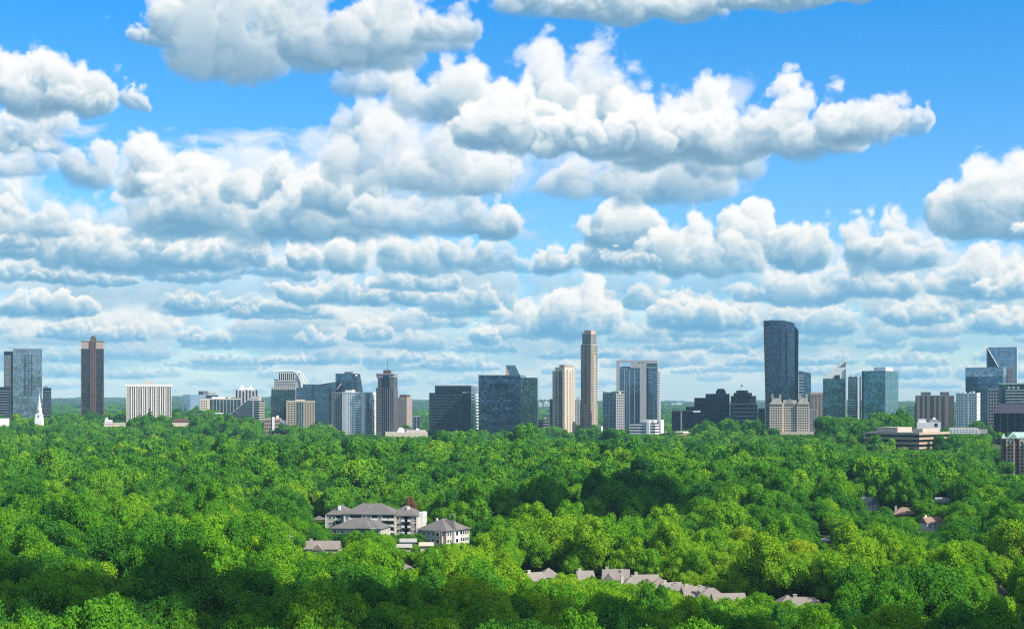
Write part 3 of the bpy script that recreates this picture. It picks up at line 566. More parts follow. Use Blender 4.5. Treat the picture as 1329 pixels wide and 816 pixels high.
def skyline2():
    def au(x): return math.atan((x-CX)/FP)
    # ---- dark banded office
    b = Bld('office_block', 'dark glass office with set-back top floor and striped right flank', 557, 611.5, 620.5, 2440, au(585)+.12)
    H = b.lz(509.5); b.box('glass_body', 0, b.w, 0, b.d, 0, H, M['g_dark']); b.bands('F', 0, b.w, b.lz(560), H, 13, .22, solid('blue_grey_spandrel', (.05, .075, .10), .4), .3)
    b.box('upper_floors', b.lx(564), b.w-.5, 4, b.d-1, H+.02, b.lz(500.5), M['g_dark']); b.box('roof_slab', b.lx(563.6), b.w, 3.4, b.d, b.lz(500.5)+.02, b.lz(499.8), M['palegrey'])
    b.bands('R', .3, b.d, b.lz(562), H+1, 13, .45, M['white'], .7, 'balcony_slab'); b.bands('R', 4, b.d-1, H+1.5, b.lz(500.6), 3, .4, M['steel'], .4, 'balcony_slab', w=b.w-.5); b.box('terrace', b.lx(600), b.w, 0, 3.9, H+.02, H+.8, M['white'])
    # ---- dark blue cube
    b = Bld('office_block', 'dark blue cube of random lit glass panels with a wedge fin on its roof', 621, 675.5, 682.5, 2380, au(650)+.10)
    H = b.lz(487); b.box('glass_body', 0, b.w, 0, b.d, 0, H, M['g_cube']); b.parapet(0, b.w, 0, b.d, H, .6, M['darkgrey'])
    b.box('side_wing', b.lx(676), b.lx(697.5, 26), 26, 50, 0, b.lz(489.5), M['g_green'])
    x0, x1, x2 = b.lx(656), b.lx(668), b.lx(674.5); zt = b.lz(474)
    MB().slab([(x0, H+.6), (x2, H+.6), (x1, zt+.3), (x0, zt+.3)], 5, 6.2).build('roof_fin', M['g_blue'], b.e)
    MB().slab([(x0, H+.6), (b.lx(661), H+.6), (x0, zt)], 3.8, 4.95).build('fin_flank', M['tan'], b.e)
    # ---- grey garage
    b = Bld('parking_garage', 'low grey parking deck left of the cream twin-bay tower', 697, 713, 713.5, 2520, au(705), depth=30)
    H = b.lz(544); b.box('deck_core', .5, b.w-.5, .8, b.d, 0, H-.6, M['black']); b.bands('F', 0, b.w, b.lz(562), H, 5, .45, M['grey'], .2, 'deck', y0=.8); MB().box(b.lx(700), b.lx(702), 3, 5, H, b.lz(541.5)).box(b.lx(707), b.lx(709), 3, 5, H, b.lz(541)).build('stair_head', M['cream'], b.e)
    b = Bld('office_tower', 'sliver of a dark tower hidden behind the left edge of the cream tower', 713.5, 720, 721, 2750, au(717), depth=20); b.box('glass_body', 0, b.w, 0, b.d, 0, b.lz(518), M['g_dark']); b.parapet(0, b.w, 0, b.d, b.lz(518), .6, M['black'])
    b = Bld('apartment_tower', 'pale grey tower peeking out between the cream tower and the tallest stone tower', 745, 752.5, 753, 2800, au(750), depth=20); b.box('wall', 0, b.w, 0, b.d, 0, b.lz(518), M['palegrey']); b.box('penthouse', b.lx(748), b.w, 2, 9, b.lz(518), b.lz(515), M['palegrey']); b.wins('F', .5, b.w-.5, b.lz(555), b.lz(519), 2, 12, .5, .5)
    # ---- cream tower
    b = Bld('condominium_tower', 'cream stone tower with vertical bays and stepped penthouse', 717, 732, 746.5, 2420, au(731)+.62)
    H = b.lz(481, b.w); z0 = b.lz(566); b.box('wall', 0, b.w, 0, b.d, 0, H, M['cream'])
    b.box('bay', b.lx(725.5), b.lx(731), -1.2, 0, 0, b.lz(480), M['beige']); b.wins('F', b.lx(726), b.lx(730.6), z0, H-1, 2, 24, .7, .6, y0=-1.2, cap=48); b.wins('F', b.lx(719.5), b.lx(724.5), z0, H-2, 1, 24, .4, .5, cap=24)
    k = b.d/4
    for i in range(4): b.box('bay', b.w, b.w+1.1, k*i+k*.12, k*i+k*.55, 0, H+(2.5 if i % 2 else .6), M['cream'])
    b.wins('R', 0, b.d, z0, H-1, 8, 24, .45, .5, cap=100, w=b.w+.02)
    b.box('penthouse', b.lx(719.5), b.w-.5, 2, b.d-2, H+.02, b.lz(476.5), M['cream']); b.box('penthouse', b.lx(724), b.w-1.5, 4, b.d-3, b.lz(476.5), b.lz(473.4), M['beige'])
    mb = MB(); 
    for i in range(6): y_ = 2+i*(b.d-5)/5; mb.box(b.w-1.3, b.w-.4, y_, y_+1.2, b.lz(476.5), b.lz(474))
    mb.build('crown_post', M['cream'], b.e)
    # ---- tallest stone tower
    b = Bld('condominium_tower', 'tallest stepped grey stone tower with gold-toned cap', 753, 767, 776, 2450, au(764)+.48)
    z0 = b.lz(563); h1, h2, h3, h4 = b.lz(524), b.lz(447), b.lz(433), b.lz(428.6); st = M['beige']; W, d = b.w, b.d
    b.box('lower_shaft', 0, W, 0, d, 0, h1, st); b.box('mid_shaft', .8, W-.6, .8, d-.8, h1+.02, h2, M['beige']); b.box('upper_shaft', 2.4, W-1.0, 2.0, d-2.2, h2+.02, h3, M['grey']); b.box('cap', 5, W-2, 4, d-5, h3+.02, h4, M['tan']); b.box('corner_turret', 2.0, 5, 1.4, 5, h3+.02, b.lz(431.5), M['grey'])
    b.wins('F', .5, W*.30, h1, h2-1, 2, 25, .6, .5, y0=.8, cap=50); b.wins('F', W*.36, W*.62, z0, h2-1, 2, 36, .75, .62, cap=72, y0=.7); b.wins('F', W*.68, W-.9, h1, h2-1, 2, 25, .6, .5, y0=.8, cap=50); b.wins('F', .5, W*.33, z0, h1, 3, 11, .6, .5); b.wins('F', W*.66, W-.4, z0, h1, 3, 11, .6, .5)
    b.wins('F', 3, W-1.5, h2+1, h3-2, 5, 4, .6, .5, y0=2.0)
    b.wins('R', 1.2, d-1.2, h1, h2-1, 5, 25, .55, .5, w=W-.6); b.wins('R', .5, d-.5, z0, h1, 5, 11, .55, .5); b.wins('R', 3, d-3, h2+1, h3-1, 4, 4, .6, .5, w=W-1.0)
    b.slabs('F', -.3, 2.8, b.lz(470), b.lz(447), 7, M['beige'], 2.2, y0=.8); b.slabs('R', d-4, d+.6, b.lz(480), b.lz(447), 9, M['cream'], 2.0, w=W-.6); b.box('bay', W-.6, W+.9, d*.30, d*.62, 0, b.lz(462), M['cream']); b.wins('R', d*.32, d*.6, z0, b.lz(463), 2, 30, .6, .55, w=W+.9, cap=60)
    b.box('base_annex', b.lx(768), b.lx(779.5), 2, 12, 0, b.lz(553), M['white']); b.box('low_podium', b.lx(748), b.lx(758), -14, -1, 0, b.lz(561), M['roofpale'])
    # ---- small tower with V roof
    b = Bld('condominium_tower', 'shorter grey-blue tower with a folded pale roof in front of the big slab', 782.5, 800, 810, 2400, au(795)+.46)
    H = b.lz(510.5); z0 = b.lz(566); b.box('wall', 0, b.w, 0, b.d, 0, H, M['grey']); n = 16
    b.box('glass_bay', b.lx(784), b.lx(788.5), -.5, .1, z0, H-1, M['g_teal']); b.box('glass_bay', b.lx(791), b.lx(798.5), -.5, .1, z0, H-1, M['g_teal']); b.bands('F', .5, b.w-.5, z0, H-1, n, .18, M['palegrey'], .8, 'balcony_slab')
    b.piers('F', 0, b.w, 0, H-.5, 4, .10, M['palegrey'], 1.0); b.wins('R', .5, b.d-.5, z0, H-1, 4, n, .5, .5, cap=64)
    xm_ = b.w/2; MB().slab([(-1.5, b.lz(508)), (xm_, H+.3), (b.w+.8, b.lz(507.6)), (b.w+.8, b.lz(507.2)), (xm_, b.lz(508.6)), (-1.5, b.lz(507.2))], -1.2, b.d-2).build('folded_roof', M['copper'], b.e)
    MB().slab([(0, H+.02), (b.w, H+.02), (b.w-.2, b.lz(508.4)), (xm_, H+.25), (.2, b.lz(508.8))], .2, .7).build('gable_infill', M['cream'], b.e); b.box('lift_tower', b.w-2, b.w+.2, b.d*.3, b.d*.6, H, b.lz(507.5), M['palegrey'])
    # ---- big slab with open frame
    b = Bld('condominium_tower', 'broad white-framed slab with an opening cut in its top left corner', 800, 854, 857.5, 2560, au(830)+.10)
    H = b.lz(467.3); z0 = b.lz(560); zt = b.lz(477.5); b.box('wall', b.lx(801.2), b.w, .6, b.d, 0, zt, M['palegrey'])
    mb = MB(); T = 1.4
    mb.box(0, b.lx(803.8), -T, 5, 0, H); mb.box(b.lx(818.8), b.lx(838.8), -T, 5, zt+.02, H); mb.box(b.lx(803.8)+.02, b.lx(818.8)-.02, -T, 5, b.lz(470.2), H-.02); mb.box(b.lx(838.8)+.02, b.w, -T, 5, b.lz(471.5), H-.02); mb.box(b.lx(830.5), b.lx(838.8), -T, .5, 0, zt); mb.box(b.lx(838.8)+.02, b.w, -T, 5, zt+.02, b.lz(476.5)); mb.box(b.w-1.2, b.w-.02, -T, 5, b.lz(476.5)+.02, b.lz(471.5)-.02)
    mb.build('white_frame', M['palegrey'], b.e); b.box('top_glass', b.lx(839.4), b.w-1.3, -.6, 4, b.lz(476.4), b.lz(471.6), M['g_teal'])
    b.box('roof_garden', b.lx(805), b.lx(818), 2, 10, zt, b.lz(475.5), M['g_dark']); MB().box(b.lx(829.8), b.lx(831), -T-.2, -T+.1, b.lz(471.2), b.lz(469.8)).box(b.lx(833.5), b.lx(834.7), -T-.2, -T+.1, b.lz(471.2), b.lz(469.8)).build('round_vent', M['black'], b.e)
    n = 24
    for a, c in ((804, 808), (809.5, 813), (815, 822.5), (824, 830)): b.box('glass_bay', b.lx(a), b.lx(c), -.3, .7, z0-6, zt-.2, M['g_blue'])
    for a, c in ((841.5, 848), (849.5, 853)): b.box('glass_bay', b.lx(a), b.lx(c), -.3, .7, z0-6, zt-.2, M['g_blue'])
    b.box('dark_recess', b.lx(839), b.lx(841), -.2, .7, 0, zt-.2, M['black']); b.bands('F', b.lx(804), b.lx(830), z0, zt, n, .13, M['palegrey'], .1, 'floor_edge'); b.bands('F', b.lx(841.5), b.w, z0, zt, n, .13, M['palegrey'], .1, 'floor_edge'); b.slabs('R', 1, b.d*.6, z0, b.lz(480), n, M['grey'], 1.8)
    b.piers('F', b.lx(804), b.lx(830), 0, zt, 4, .10, M['palegrey'], .5)
    # ---- deck with greenery in front
    b = Bld('parking_garage', 'white parking deck with roof planting at foot of the white-framed slab', 817, 850.5, 860, 2330, au(840)+.30)
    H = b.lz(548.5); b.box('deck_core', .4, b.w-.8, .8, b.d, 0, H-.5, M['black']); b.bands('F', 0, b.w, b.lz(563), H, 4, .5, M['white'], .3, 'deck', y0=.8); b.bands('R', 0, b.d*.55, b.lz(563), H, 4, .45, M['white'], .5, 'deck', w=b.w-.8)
    b.box('stair_tower', b.lx(839), b.lx(843), -.8, 5, 0, b.lz(546), M['white']); b.box('stair_tower', b.w-.4, b.w+1.8, b.d*.6, b.d, 0, b.lz(545), M['white']); b.box('upper_deck', b.lx(832), b.lx(848), 6, 18, H, b.lz(544.5), M['white'])
    # ---- dark cluster
    b = Bld('office_complex', 'near-black stepped glass offices with a small gabled top, left of the pair', 872, 945.5, 947, 2450, au(905), depth=40)
    G = M['g_black']; lx, lz = b.lx, b.lz
    b.box('low_block', 0, lx(899), -10, 14, 0, lz(533), G); b.box('mid_block', lx(890), lx(916), 8, 30, 0, lz(527.5), G); b.box('front_block', lx(899.2), lx(915.5), -14, 8, 0, lz(533.5), G); b.box('tower_block', lx(901), lx(930), 14.2, 38, 0, lz(516), G); b.box('tower_block', lx(915.8), lx(947), 4, 30, 0, lz(511), G); b.box('core_tower', lx(929), lx(942), 0, 16, 0, lz(510), G)
    x0, x1 = lx(929), lx(942); MB().slab([(x0, lz(510)+.02), (x1, lz(510)+.02), (x1, lz(508)), (lx(939.5), lz(504.3)), (lx(931.5), lz(504.3)), (x0, lz(508))], .5, 14).build('gabled_top', M['g_black'], b.e)
    b.parapet(0, lx(899), -10, 14, lz(533), .4, M['darkgrey']); b.parapet(lx(915.8), lx(947), 4, 30, lz(511), .5, M['steel']); MB().box(lx(899.5), lx(909), -14.4, -14.02, lz(534.5), lz(532.8)).build('roof_sign', M['white'], b.e)
    MB().box(lx(883.5), lx(885.2), -10.5, -9.9, 0, lz(534)).build('pale_strip', M['grey'], b.e)
    b = Bld('office_complex', 'near-black tiered glass office with octagonal crown beside the tallest curved tower', 948, 983, 984, 2420, au(966), depth=40)
    lx, lz = b.lx, b.lz; b.box('body', 0, b.w, 0, b.d, 0, lz(524), G)
    def octo(x0, x1, y0, y1, z0, z1, nm): c = (x1-x0)*.22; MB().prism([(x0+c, y0), (x1-c, y0), (x1, y0+c), (x1, y1-c), (x1-c, y1), (x0+c, y1), (x0, y1-c), (x0, y0+c)], z0, z1).build(nm, G, b.e)
    octo(.5, lx(981.5), 1, 36, lz(524)+.02, lz(513.5), 'tier'); octo(lx(952), lx(976), 4, 30, lz(513.5)+.02, lz(509.5), 'tier'); octo(lx(955.5), lx(971), 6, 24, lz(509.5)+.02, lz(506.3), 'crown'); b.parapet(0, b.w, 0, b.d, lz(524), .4, M['steel']); b.bands('F', lx(952), lx(980), lz(545), lz(525), 4, .10, M['g_pale'], .25, 'light_band')
    x = lx(961.5); f = MB().tube((x, 12, lz(506.3)), (x, 12, lz(498.5)), .25).build('flagpole', M['steel'], b.e)
    MB().add([(x+.2, 12, lz(500.8)), (x+1.9, 12.3, lz(501.3)), (x+3.4, 12, lz(502.3)), (x+3.0, 12, lz(500.3)), (x+1.7, 12.4, lz(499.2)), (x+.2, 12, lz(498.6)), (x+.2, 12.2, lz(500.8)), (x+1.9, 12.5, lz(501.3)), (x+3.4, 12.2, lz(502.3)), (x+3.0, 12.2, lz(500.3)), (x+1.7, 12.6, lz(499.2)), (x+.2, 12.2, lz(498.6))], [(0, 1, 4, 5), (1, 2, 3, 4), (6, 11, 10, 7), (7, 10, 9, 8), (0, 6, 7, 1), (1, 7, 8, 2), (2, 8, 9, 3), (3, 9, 10, 4), (4, 10, 11, 5)]).build('flag', M['darkgrey'], f)
    b = Bld('office_tower', 'narrow black block tucked against the foot of the tallest curved tower', 984, 992.8, 993, 2500, au(988), depth=20); b.box('glass_body', 0, b.w, 0, b.d, 0, b.lz(529.5), G); b.parapet(0, b.w, 0, b.d, b.lz(529.5), .4, M['steel'])
    b = Bld('office_tower', 'tiny faint blue tower far behind the narrow black block', 988.5, 993, 994, 4200, au(990), depth=20); b.box('glass_body', 0, b.w, 0, b.d, 0, b.lz(522), M['g_pale']); b.parapet(0, b.w, 0, b.d, b.lz(522), .5, M['palegrey'])
    # ---- tallest curved tower
    b = Bld('glass_tower', 'tallest tower, dark mirror glass with bowed front and curved top', 991, 1034, 1036.5, 2560, au(1012)+.02, depth=34)
    lx, lz = b.lx, b.lz; W = b.w
    def curved(xa_, xb_, bulge, z0, z1f, name, mat, back=30, lean=0.):
        n = 14; mb = MB(); pts = []
        for i in range(n+1):
            t = i/n; x = xa_+(xb_-xa_)*t; pts.append((x, -bulge*math.sin(math.pi*(t*.9+.05))+2))
        vs = [(x+lean, y, z0) for x, y in pts]+[(xb_+lean*.5, back, z0), (xa_+lean, back, z0)]
        vt = [(x, y, z1f(x)) for x, y in pts]+[(xb_, back, z1f(xb_)), (xa_, back, z1f(xa_))]
        N = n+3; mb.add(vs+vt, [tuple(range(N))[::-1], tuple(range(N, 2*N))]+[(i, (i+1) % N, N+(i+1) % N, N+i) for i in range(N)]); return mb.build(name, mat, b.e)
    top = lambda x: lz(415.6)-((x/W)**4.0)*(lz(415.6)-lz(420.5))
    curved(lx(997.5), lx(1031.5), 7, 0, lambda x: top(x), 'bowed_front', glass('bowed_glass', (.06, .115, .175), (.012, .02, .03), fh=4, pw=2.6, litvar=.4, wob=.02))
    curved(lx(990.8), lx(997.4), 1.5, 0, lambda x: top(x)-.3, 'left_flank', M['g_black'], 28, lean=5.)
    curved(lx(1031.6), lx(1036.3), 1., 0, lambda x: lz(423)-(x-lx(1031.6))*1.3, 'right_flank', M['g_black'], 28, lean=-1.)
    mb = MB(); n = 46
    for i in range(n):
        z = lz(500)+(lz(428)-lz(500))*i/n; mb.box(lx(1020.3), lx(1022), -5.3, -3.5, z, z+2.2)
        if i > 12: mb.box(lx(1012), lx(1013.4), -5.6, -4, z, z+2.2)
        if i < 18: mb.box(lx(1010), lx(1011.5), -5.6, -4, z, z+2.2)
    mb.build('balcony_column', M['black'], b.e)
    mb = MB()
    for i in range(44):
        z = lz(560)+(lz(422)-lz(560))*i/44; mb.box(lx(991.4)+max(0, 4.6*(1-i/44)), lx(998), .2, 1.1, z, z+.7)
    mb.build('balcony_slab', M['steel'], b.e); b.box('mid_canopy', lx(1007), lx(1029), -5.6, -4, lz(489.5), lz(488.6), M['black'])
    # ---- glass block behind right
    b = Bld('office_tower', 'dark blue glass block right of the tallest curved tower, sloping top', 1036.8, 1052.5, 1053, 2720, au(1045), depth=26)
    MB().slab([(0, 0), (b.w, 0), (b.w, b.lz(484)), (0, b.lz(481))], 0, b.d).build('glass_body', M['g_blue'], b.e); b.bands('F', 0, b.w*.4, b.lz(520), b.lz(484), 9, .3, M['palegrey'], .4, 'balcony_slab')
    # ---- cream gabled condo
    b = Bld('condominium_block', 'cream stone block with gabled roof and paired chimneys below the tallest tower', 998.5, 1050.5, 1051, 2280, au(1025), depth=22)
    lx, lz = b.lx, b.lz; H = lz(524); z0 = lz(560); b.box('wall', 0, b.w, 0, b.d, 0, H, M['cream'])
    for a, c in ((999, 1016), (1034.5, 1050.5)):
        b.box('gable_wing', lx(a), lx(c), -3, 0, 0, H, M['cream'])
        xm_ = (lx(a)+lx(c))/2
        rf = MB().slab([(lx(a)-.6, H+.02), (lx(c)+.6, H+.02), (xm_+3.5, lz(516.5)), (xm_-3.5, lz(516.5))], -3.4, b.d+.4).build('roof', M['roofpale'], b.e)
        for q, s_ in ((a+4.2, 1), (c-4.2, 1)):
            mb = MB(); hw = 5.0; x = lx(q); mb.slab([(x-hw, H-.5), (x+hw, H-.5), (x, lz(518.2))], -3.9, -2.9); mb.build('gable', M['cream'], b.e)
        for q in (a+3.5, c-3.5): b.box('chimney', lx(q)-1.6, lx(q)+1.6, 6, 10, lz(519), lz(510.5) if a > 1020 else lz(511.5), M['beige'])
        b.wins('F', lx(a)+1, lx(c)-1, z0, H-1, 5, 11, .6, .5, y0=-3, cap=55)
    rf = MB().slab([(lx(1016.6), H+.02), (lx(1034), H+.02), (lx(1034), lz(519)), (lx(1016.6), lz(519))], 2, b.d-2).build('roof', M['roofpale'], b.e)
    x = lx(1025); MB().slab([(x-6.5, H-.3), (x+6.5, H-.3), (x, lz(516.5))], -.8, 3).build('gable', M['beige'], b.e); b.wins('F', lx(1017), lx(1034), z0, H-1, 6, 11, .6, .5, cap=66)
    b.box('podium', lx(992), lx(1056), -8, -3.1, 0, lz(560), M['cream']); b.box('side_wing', b.w+.02, lx(1060.5, 4), 4, 20, 0, lz(531), M['grey']); b.wins('F', b.w+.5, lx(1060, 4), z0, lz(532), 3, 10, .6, .5, y0=4)
    # ---- pinstripe office
    b = Bld('office_tower', 'pinstriped beige office behind the gabled cream block', 1052, 1068, 1068.5, 2650, au(1060), depth=26)
    H = b.lz(514); b.box('glass_body', 0, b.w, .5, b.d, 0, H, M['g_dark']); b.piers('F', 0, b.w, 0, H, 9, .42, M['cream'], .5, y0=.5); b.box('roof_band', -.3, b.w+.3, 0, b.d, H+.02, b.lz(512.5), M['darkgrey']); b.box('cornice', -.6, b.w+.6, -.3, b.d, b.lz(512.5)+.02, b.lz(509.2), M['tan'])
    # ---- spire glass tower
    b = Bld('glass_tower', 'teal glass tower with white sloping roof rising to a sharp point', 1068, 1097.5, 1100, 2480, au(1083)+.03, depth=30)
    lx, lz = b.lx, b.lz; W = b.w; H = lz(491); b.box('glass_body', 0, W, 0, b.d, 0, H, M['g_teal']); xt = lx(1099.6)
    MB().slab([(0, H+.02), (W+.6, H+.02), (W+.6, lz(477)), (lx(1084), lz(477)), (lx(1078), lz(483))], .8, b.d-4).build('sloped_roof', M['whitesteel'], b.e)
    MB().slab([(lx(1084), lz(477)+.1), (W+.6, lz(477)+.1), (xt, lz(464.3)), (lx(1092), lz(470.5))], .8, 2.2).build('spire_blade', M['whitesteel'], b.e)
    MB().slab([(lx(1089), lz(476)), (lx(1097.6), lz(476)), (lx(1098), lz(468.5))], .5, .75).build('spire_lattice', M['steel'], b.e)
    MB().slab([(lx(1082), lz(492)), (lx(1090), lz(492)), (lx(1090), lz(486.5)), (lx(1084), lz(486.5))], -.4, .7).build('dormer', M['black'], b.e); b.box('white_fin', W-.4, W+1, -1, 2, 0, lz(478), M['palegrey'])
    # ---- teal tower
    b = Bld('condominium_tower', 'narrow teal balcony tower between the pointed tower and wide teal office', 1100.5, 1117.5, 1118, 2560, au(1109), depth=24)
    lx, lz = b.lx, b.lz; H = lz(489); b.box('glass_body', 0, b.w, 0, b.d, 0, H, M['g_teal']); b.slabs('F', .5, lx(1111), lz(555), H-1, 20, M['palegrey'], 1.1); b.box('white_pier', lx(1113), lx(1115.4), -1.2, 2, 0, H+1.5, M['white']); MB().box(lx(1102), lx(1106), 2, 8, H, lz(486.5)).box(lx(1108), lx(1112), 2, 8, H, lz(487)).build('roof_unit', M['palegrey'], b.e)
    # ---- wide teal
    b = Bld('office_tower', 'wide pale teal mirror office with white penthouse box', 1119, 1149, 1166, 2450, au(1140)+.42)
    lx, lz = b.lx, b.lz; H = lz(481.5, b.w); b.box('glass_body', 0, b.w, 0, b.d, 0, H, glass('teal_mirror', (.13, .29, .32), (.07, .12, .13), fh=3.9, pw=3.4, litvar=.3, wob=.03)); b.box('corner_fin', -.6, 2.5, -.5, 3, 0, H+.4, M['g_dark']); b.parapet(0, b.w, 0, b.d, H, .8, M['steel'])
    b.box('penthouse', b.w*.45, b.w-1, 4, b.d*.6, H, lz(476.3, b.w), M['white']); MB().tube((b.w*.8, 8, lz(476.3)), (b.w*.8, 8, lz(471)), .2).build('antenna', M['steel'], b.e)
    # ---- brown-grey wide
    b = Bld('apartment_block', 'wide grey-brown ribbed residential slab with twin roof blocks at the right', 1187, 1238.5, 1239, 2400, au(1213), depth=24)
    lx, lz = b.lx, b.lz; H = lz(513.5); z0 = lz(556); wm = solid('taupe_concrete', (.17, .145, .125)); b.box('wall', lx(1188), b.w, 0, b.d, 0, H, wm)
    for a, c in ((1190, 1194), (1197, 1200), (1203, 1206), (1212, 1215), (1218, 1221), (1226, 1229)): b.box('bay', lx(a), lx(c), -1.4, 0, 0, H+.6, wm)
    b.wins('F', lx(1194.3), lx(1202.7), z0, H-1, 4, 16, .5, .5, cap=64); b.wins('F', lx(1206.4), lx(1211.8), z0, H-1, 2, 16, .5, .5, cap=32)
    b.wins('F', lx(1231), lx(1238), z0, H-2, 3, 16, .6, .5, cap=48); b.box('penthouse', lx(1195), lx(1208), 2, 14, H, lz(508.5), M['darkgrey']); b.box('penthouse', lx(1220), lx(1232), 2, 14, H, lz(508.5), M['darkgrey']); b.box('side_step', lx(1186.5), lx(1188)-.02, 3, b.d-3, 0, lz(524), wm); b.parapet(lx(1188), b.w, 0, b.d, H, .8, M['grey'])
    # ---- white condo right
    b = Bld('condominium_block', 'white gridded tower block just right of the wide grey-brown slab', 1240.5, 1268, 1272, 2340, au(1255)+.25)
    lx, lz = b.lx, b.lz; H = lz(510.5); z0 = lz(555); b.box('wall', 0, b.w, 0, b.d, 0, H, M['white']); 
    b.box('centre_panel', lx(1251), lx(1257), -.5, 0, 0, H-1, M['trim']); b.wins('F', .8, lx(1250.3), z0, H-1, 3, 13, .55, .5); b.wins('F', lx(1257.6), b.w-1, z0, H-1, 3, 13, .55, .5); b.wins('F', lx(1251.6), lx(1256.6), z0, H-1, 1, 13, .6, .5, y0=-.5, mat=M['g_pale'])
    b.slabs('R', .5, b.d-1, z0, H-1, 13, M['white'], 1.2); b.roofkit(H, 2, b.w-2, 3, 14, 4, M['white'], 4); b.parapet(0, b.w, 0, b.d, H, 1, M['white'])
    # ---- low white things at right
    b = Bld('commercial_building', 'small stepped white building with tanks in front of the grey-brown slab', 1190, 1221, 1222, 2150, au(1205), depth=20)
    lx, lz = b.lx, b.lz; b.box('wall', 0, b.w, 0, b.d, 0, lz(548), M['white']); b.box('upper_block', lx(1192), lx(1202), 2, 12, lz(548)+.02, lz(543.5), M['white']); b.box('upper_block', lx(1207), lx(1217), 1, 12, lz(548)+.02, lz(544), M['palegrey']); b.box('dark_door', lx(1213), lx(1217), -.2, .1, lz(553.5), lz(549), M['black'])
    MB().lathe([(2.2, lz(544)), (2.0, lz(542.5)), (.2, lz(541.5))], 12, lx(1212), 6).build('roof_dome', M['white'], b.e); b.roofkit(lz(548), lx(1217), b.w-1, 3, 10, 2, M['steel'], 9)
    b = Bld('commercial_building', 'long low white flat-roofed building below the white gridded tower', 1232, 1282, 1283, 2080, au(1257), depth=24)
    lx, lz = b.lx, b.lz; b.box('wall', 0, lx(1270), 0, b.d, 0, lz(556), M['white']); b.box('wall', lx(1270)+.05, b.w, 3, b.d, 0, lz(557.5), M['roofpale']); b.box('roof_deck', 0, lx(1268), 4, 16, lz(556), lz(554.5), M['roofgrey']); b.wins('F', 1, lx(1269), lz(562), lz(557), 9, 2, .4, .4); b.roofkit(lz(557.5), lx(1271), b.w, 5, 16, 3, M['steel'], 3)
    # ---- blue glass office
    b = Bld('office_tower', 'pale blue glass office with a lighter screened top, left of the sloping glass tower', 1253, 1302, 1306, 2700, au(1278)+.2)
    lx, lz = b.lx, b.lz; b.box('glass_body', 0, b.w, 0, b.d, 0, lz(487), M['g_blue']); b.box('screen_top', -.3, b.w+.3, -.3, b.d, lz(487)+.02, lz(476.5), M['g_pale']); b.box('roof_edge', 0, b.w, -.6, 0, lz(488.2), lz(487), M['palegrey']); mb = MB()
    for q in (1265, 1274, 1283): mb.box(lx(q), lx(q+4), -1.4, -.35, lz(488.3), lz(486.8))
    mb.build('top_light', M['white'], b.e); b.box('dark_floor', 0, b.w, -.2, 0, lz(500), lz(498.7), M['black'])
    # ---- tall trapezoid
    b = Bld('glass_tower', 'tallest pale blue tower at the right, facade cut by a long diagonal edge', 1280.5, 1320, 1321.5, 2760, au(1300)+.02, depth=40)
    lx, lz = b.lx, b.lz; W = b.w; H = lz(450.3); MB().prism([(0, 6), (W, 0), (W, b.d), (0, b.d)], 0, H).build('glass_body', M['g_dark'], b.e)
    MB().add([(0, 5.9, H), (W, -.1, H), (W, -1.4, lz(540)), (lx(1301), 1.2, lz(485)), (0, 6.1, H), (W, .05, H), (W, .05, lz(540)), (lx(1301), 3.5, lz(485))], [(0, 3, 2, 1), (4, 5, 6, 7), (0, 1, 5, 4), (1, 2, 6, 5), (2, 3, 7, 6), (3, 0, 4, 7)]).build('inclined_facet', M['g_diag'], b.e)
    MB().tube((0, 5.8, H), (lx(1301), 1., lz(485)), .7).tube((W+.1, -.2, H), (W+.1, -1.6, lz(540)), .7).tube((0, 5.8, H), (0, 5.8, lz(540)), .5).tube((0, 5.8, H+.2), (W, -.1, H+.2), .5).build('white_edge', M['whitesteel'], b.e)
    mb = MB()
    for i in range(12): z = lz(497)+(lz(477)-lz(497))*i/12; mb.box(lx(1306), lx(1317), -3.4, -2., z, z+.8)
    mb.build('side_balcony', M['palegrey'], b.e); b.box('service_core', lx(1308), lx(1314), -3., 1.5, 0, lz(476), M['beige'])
    # ---- grey concrete
    b = Bld('office_block', 'grey concrete grid block between blue office and green banded office', 1282, 1297.5, 1298, 2200, au(1290), depth=24)
    lx, lz = b.lx, b.lz; H = lz(504.5); b.box('wall', 0, b.w, 0, b.d, 0, H, M['grey']); b.wins('F', .6, b.w-.6, lz(556), H-1.2, 4, 12, .62, .6); b.parapet(0, b.w, 0, b.d, H, .7, M['palegrey'])
    # ---- green banded
    b = Bld('office_block', 'green-glass office with long white floor bands at the right edge', 1296, 1345, 1346, 2100, au(1315), depth=30)
    lx, lz = b.lx, b.lz; H = lz(498.5); b.box('glass_body', 0, b.w, 0, b.d, 0, H, M['g_green']); b.bands('F', lx(1305), b.w, lz(530), lz(503), 7, .35, M['palegrey'], .5); b.box('roof_band', -.4, b.w+.4, -.5, b.d, H+.02, lz(497), M['copper']); b.box('low_wing', lx(1300), lx(1304.5), -.4, 0, 0, lz(505), M['g_dark'])
    mb = MB()
    for q in (1308, 1314, 1320): mb.box(lx(q), lx(q+3), -.9, -.5, lz(503.6), lz(502.2))
    mb.build('sign_light', M['white'], b.e)
    # ---- black glass hipped
    b = Bld('office_block', 'black glass office with sloping mauve hipped roof at the right edge', 1289.5, 1345, 1346, 1750, au(1315), depth=34)
    lx, lz = b.lx, b.lz; He = lz(536); b.box('glass_body', 0, b.w, 0, b.d, 0, He, M['g_black']); x0 = lx(1297)
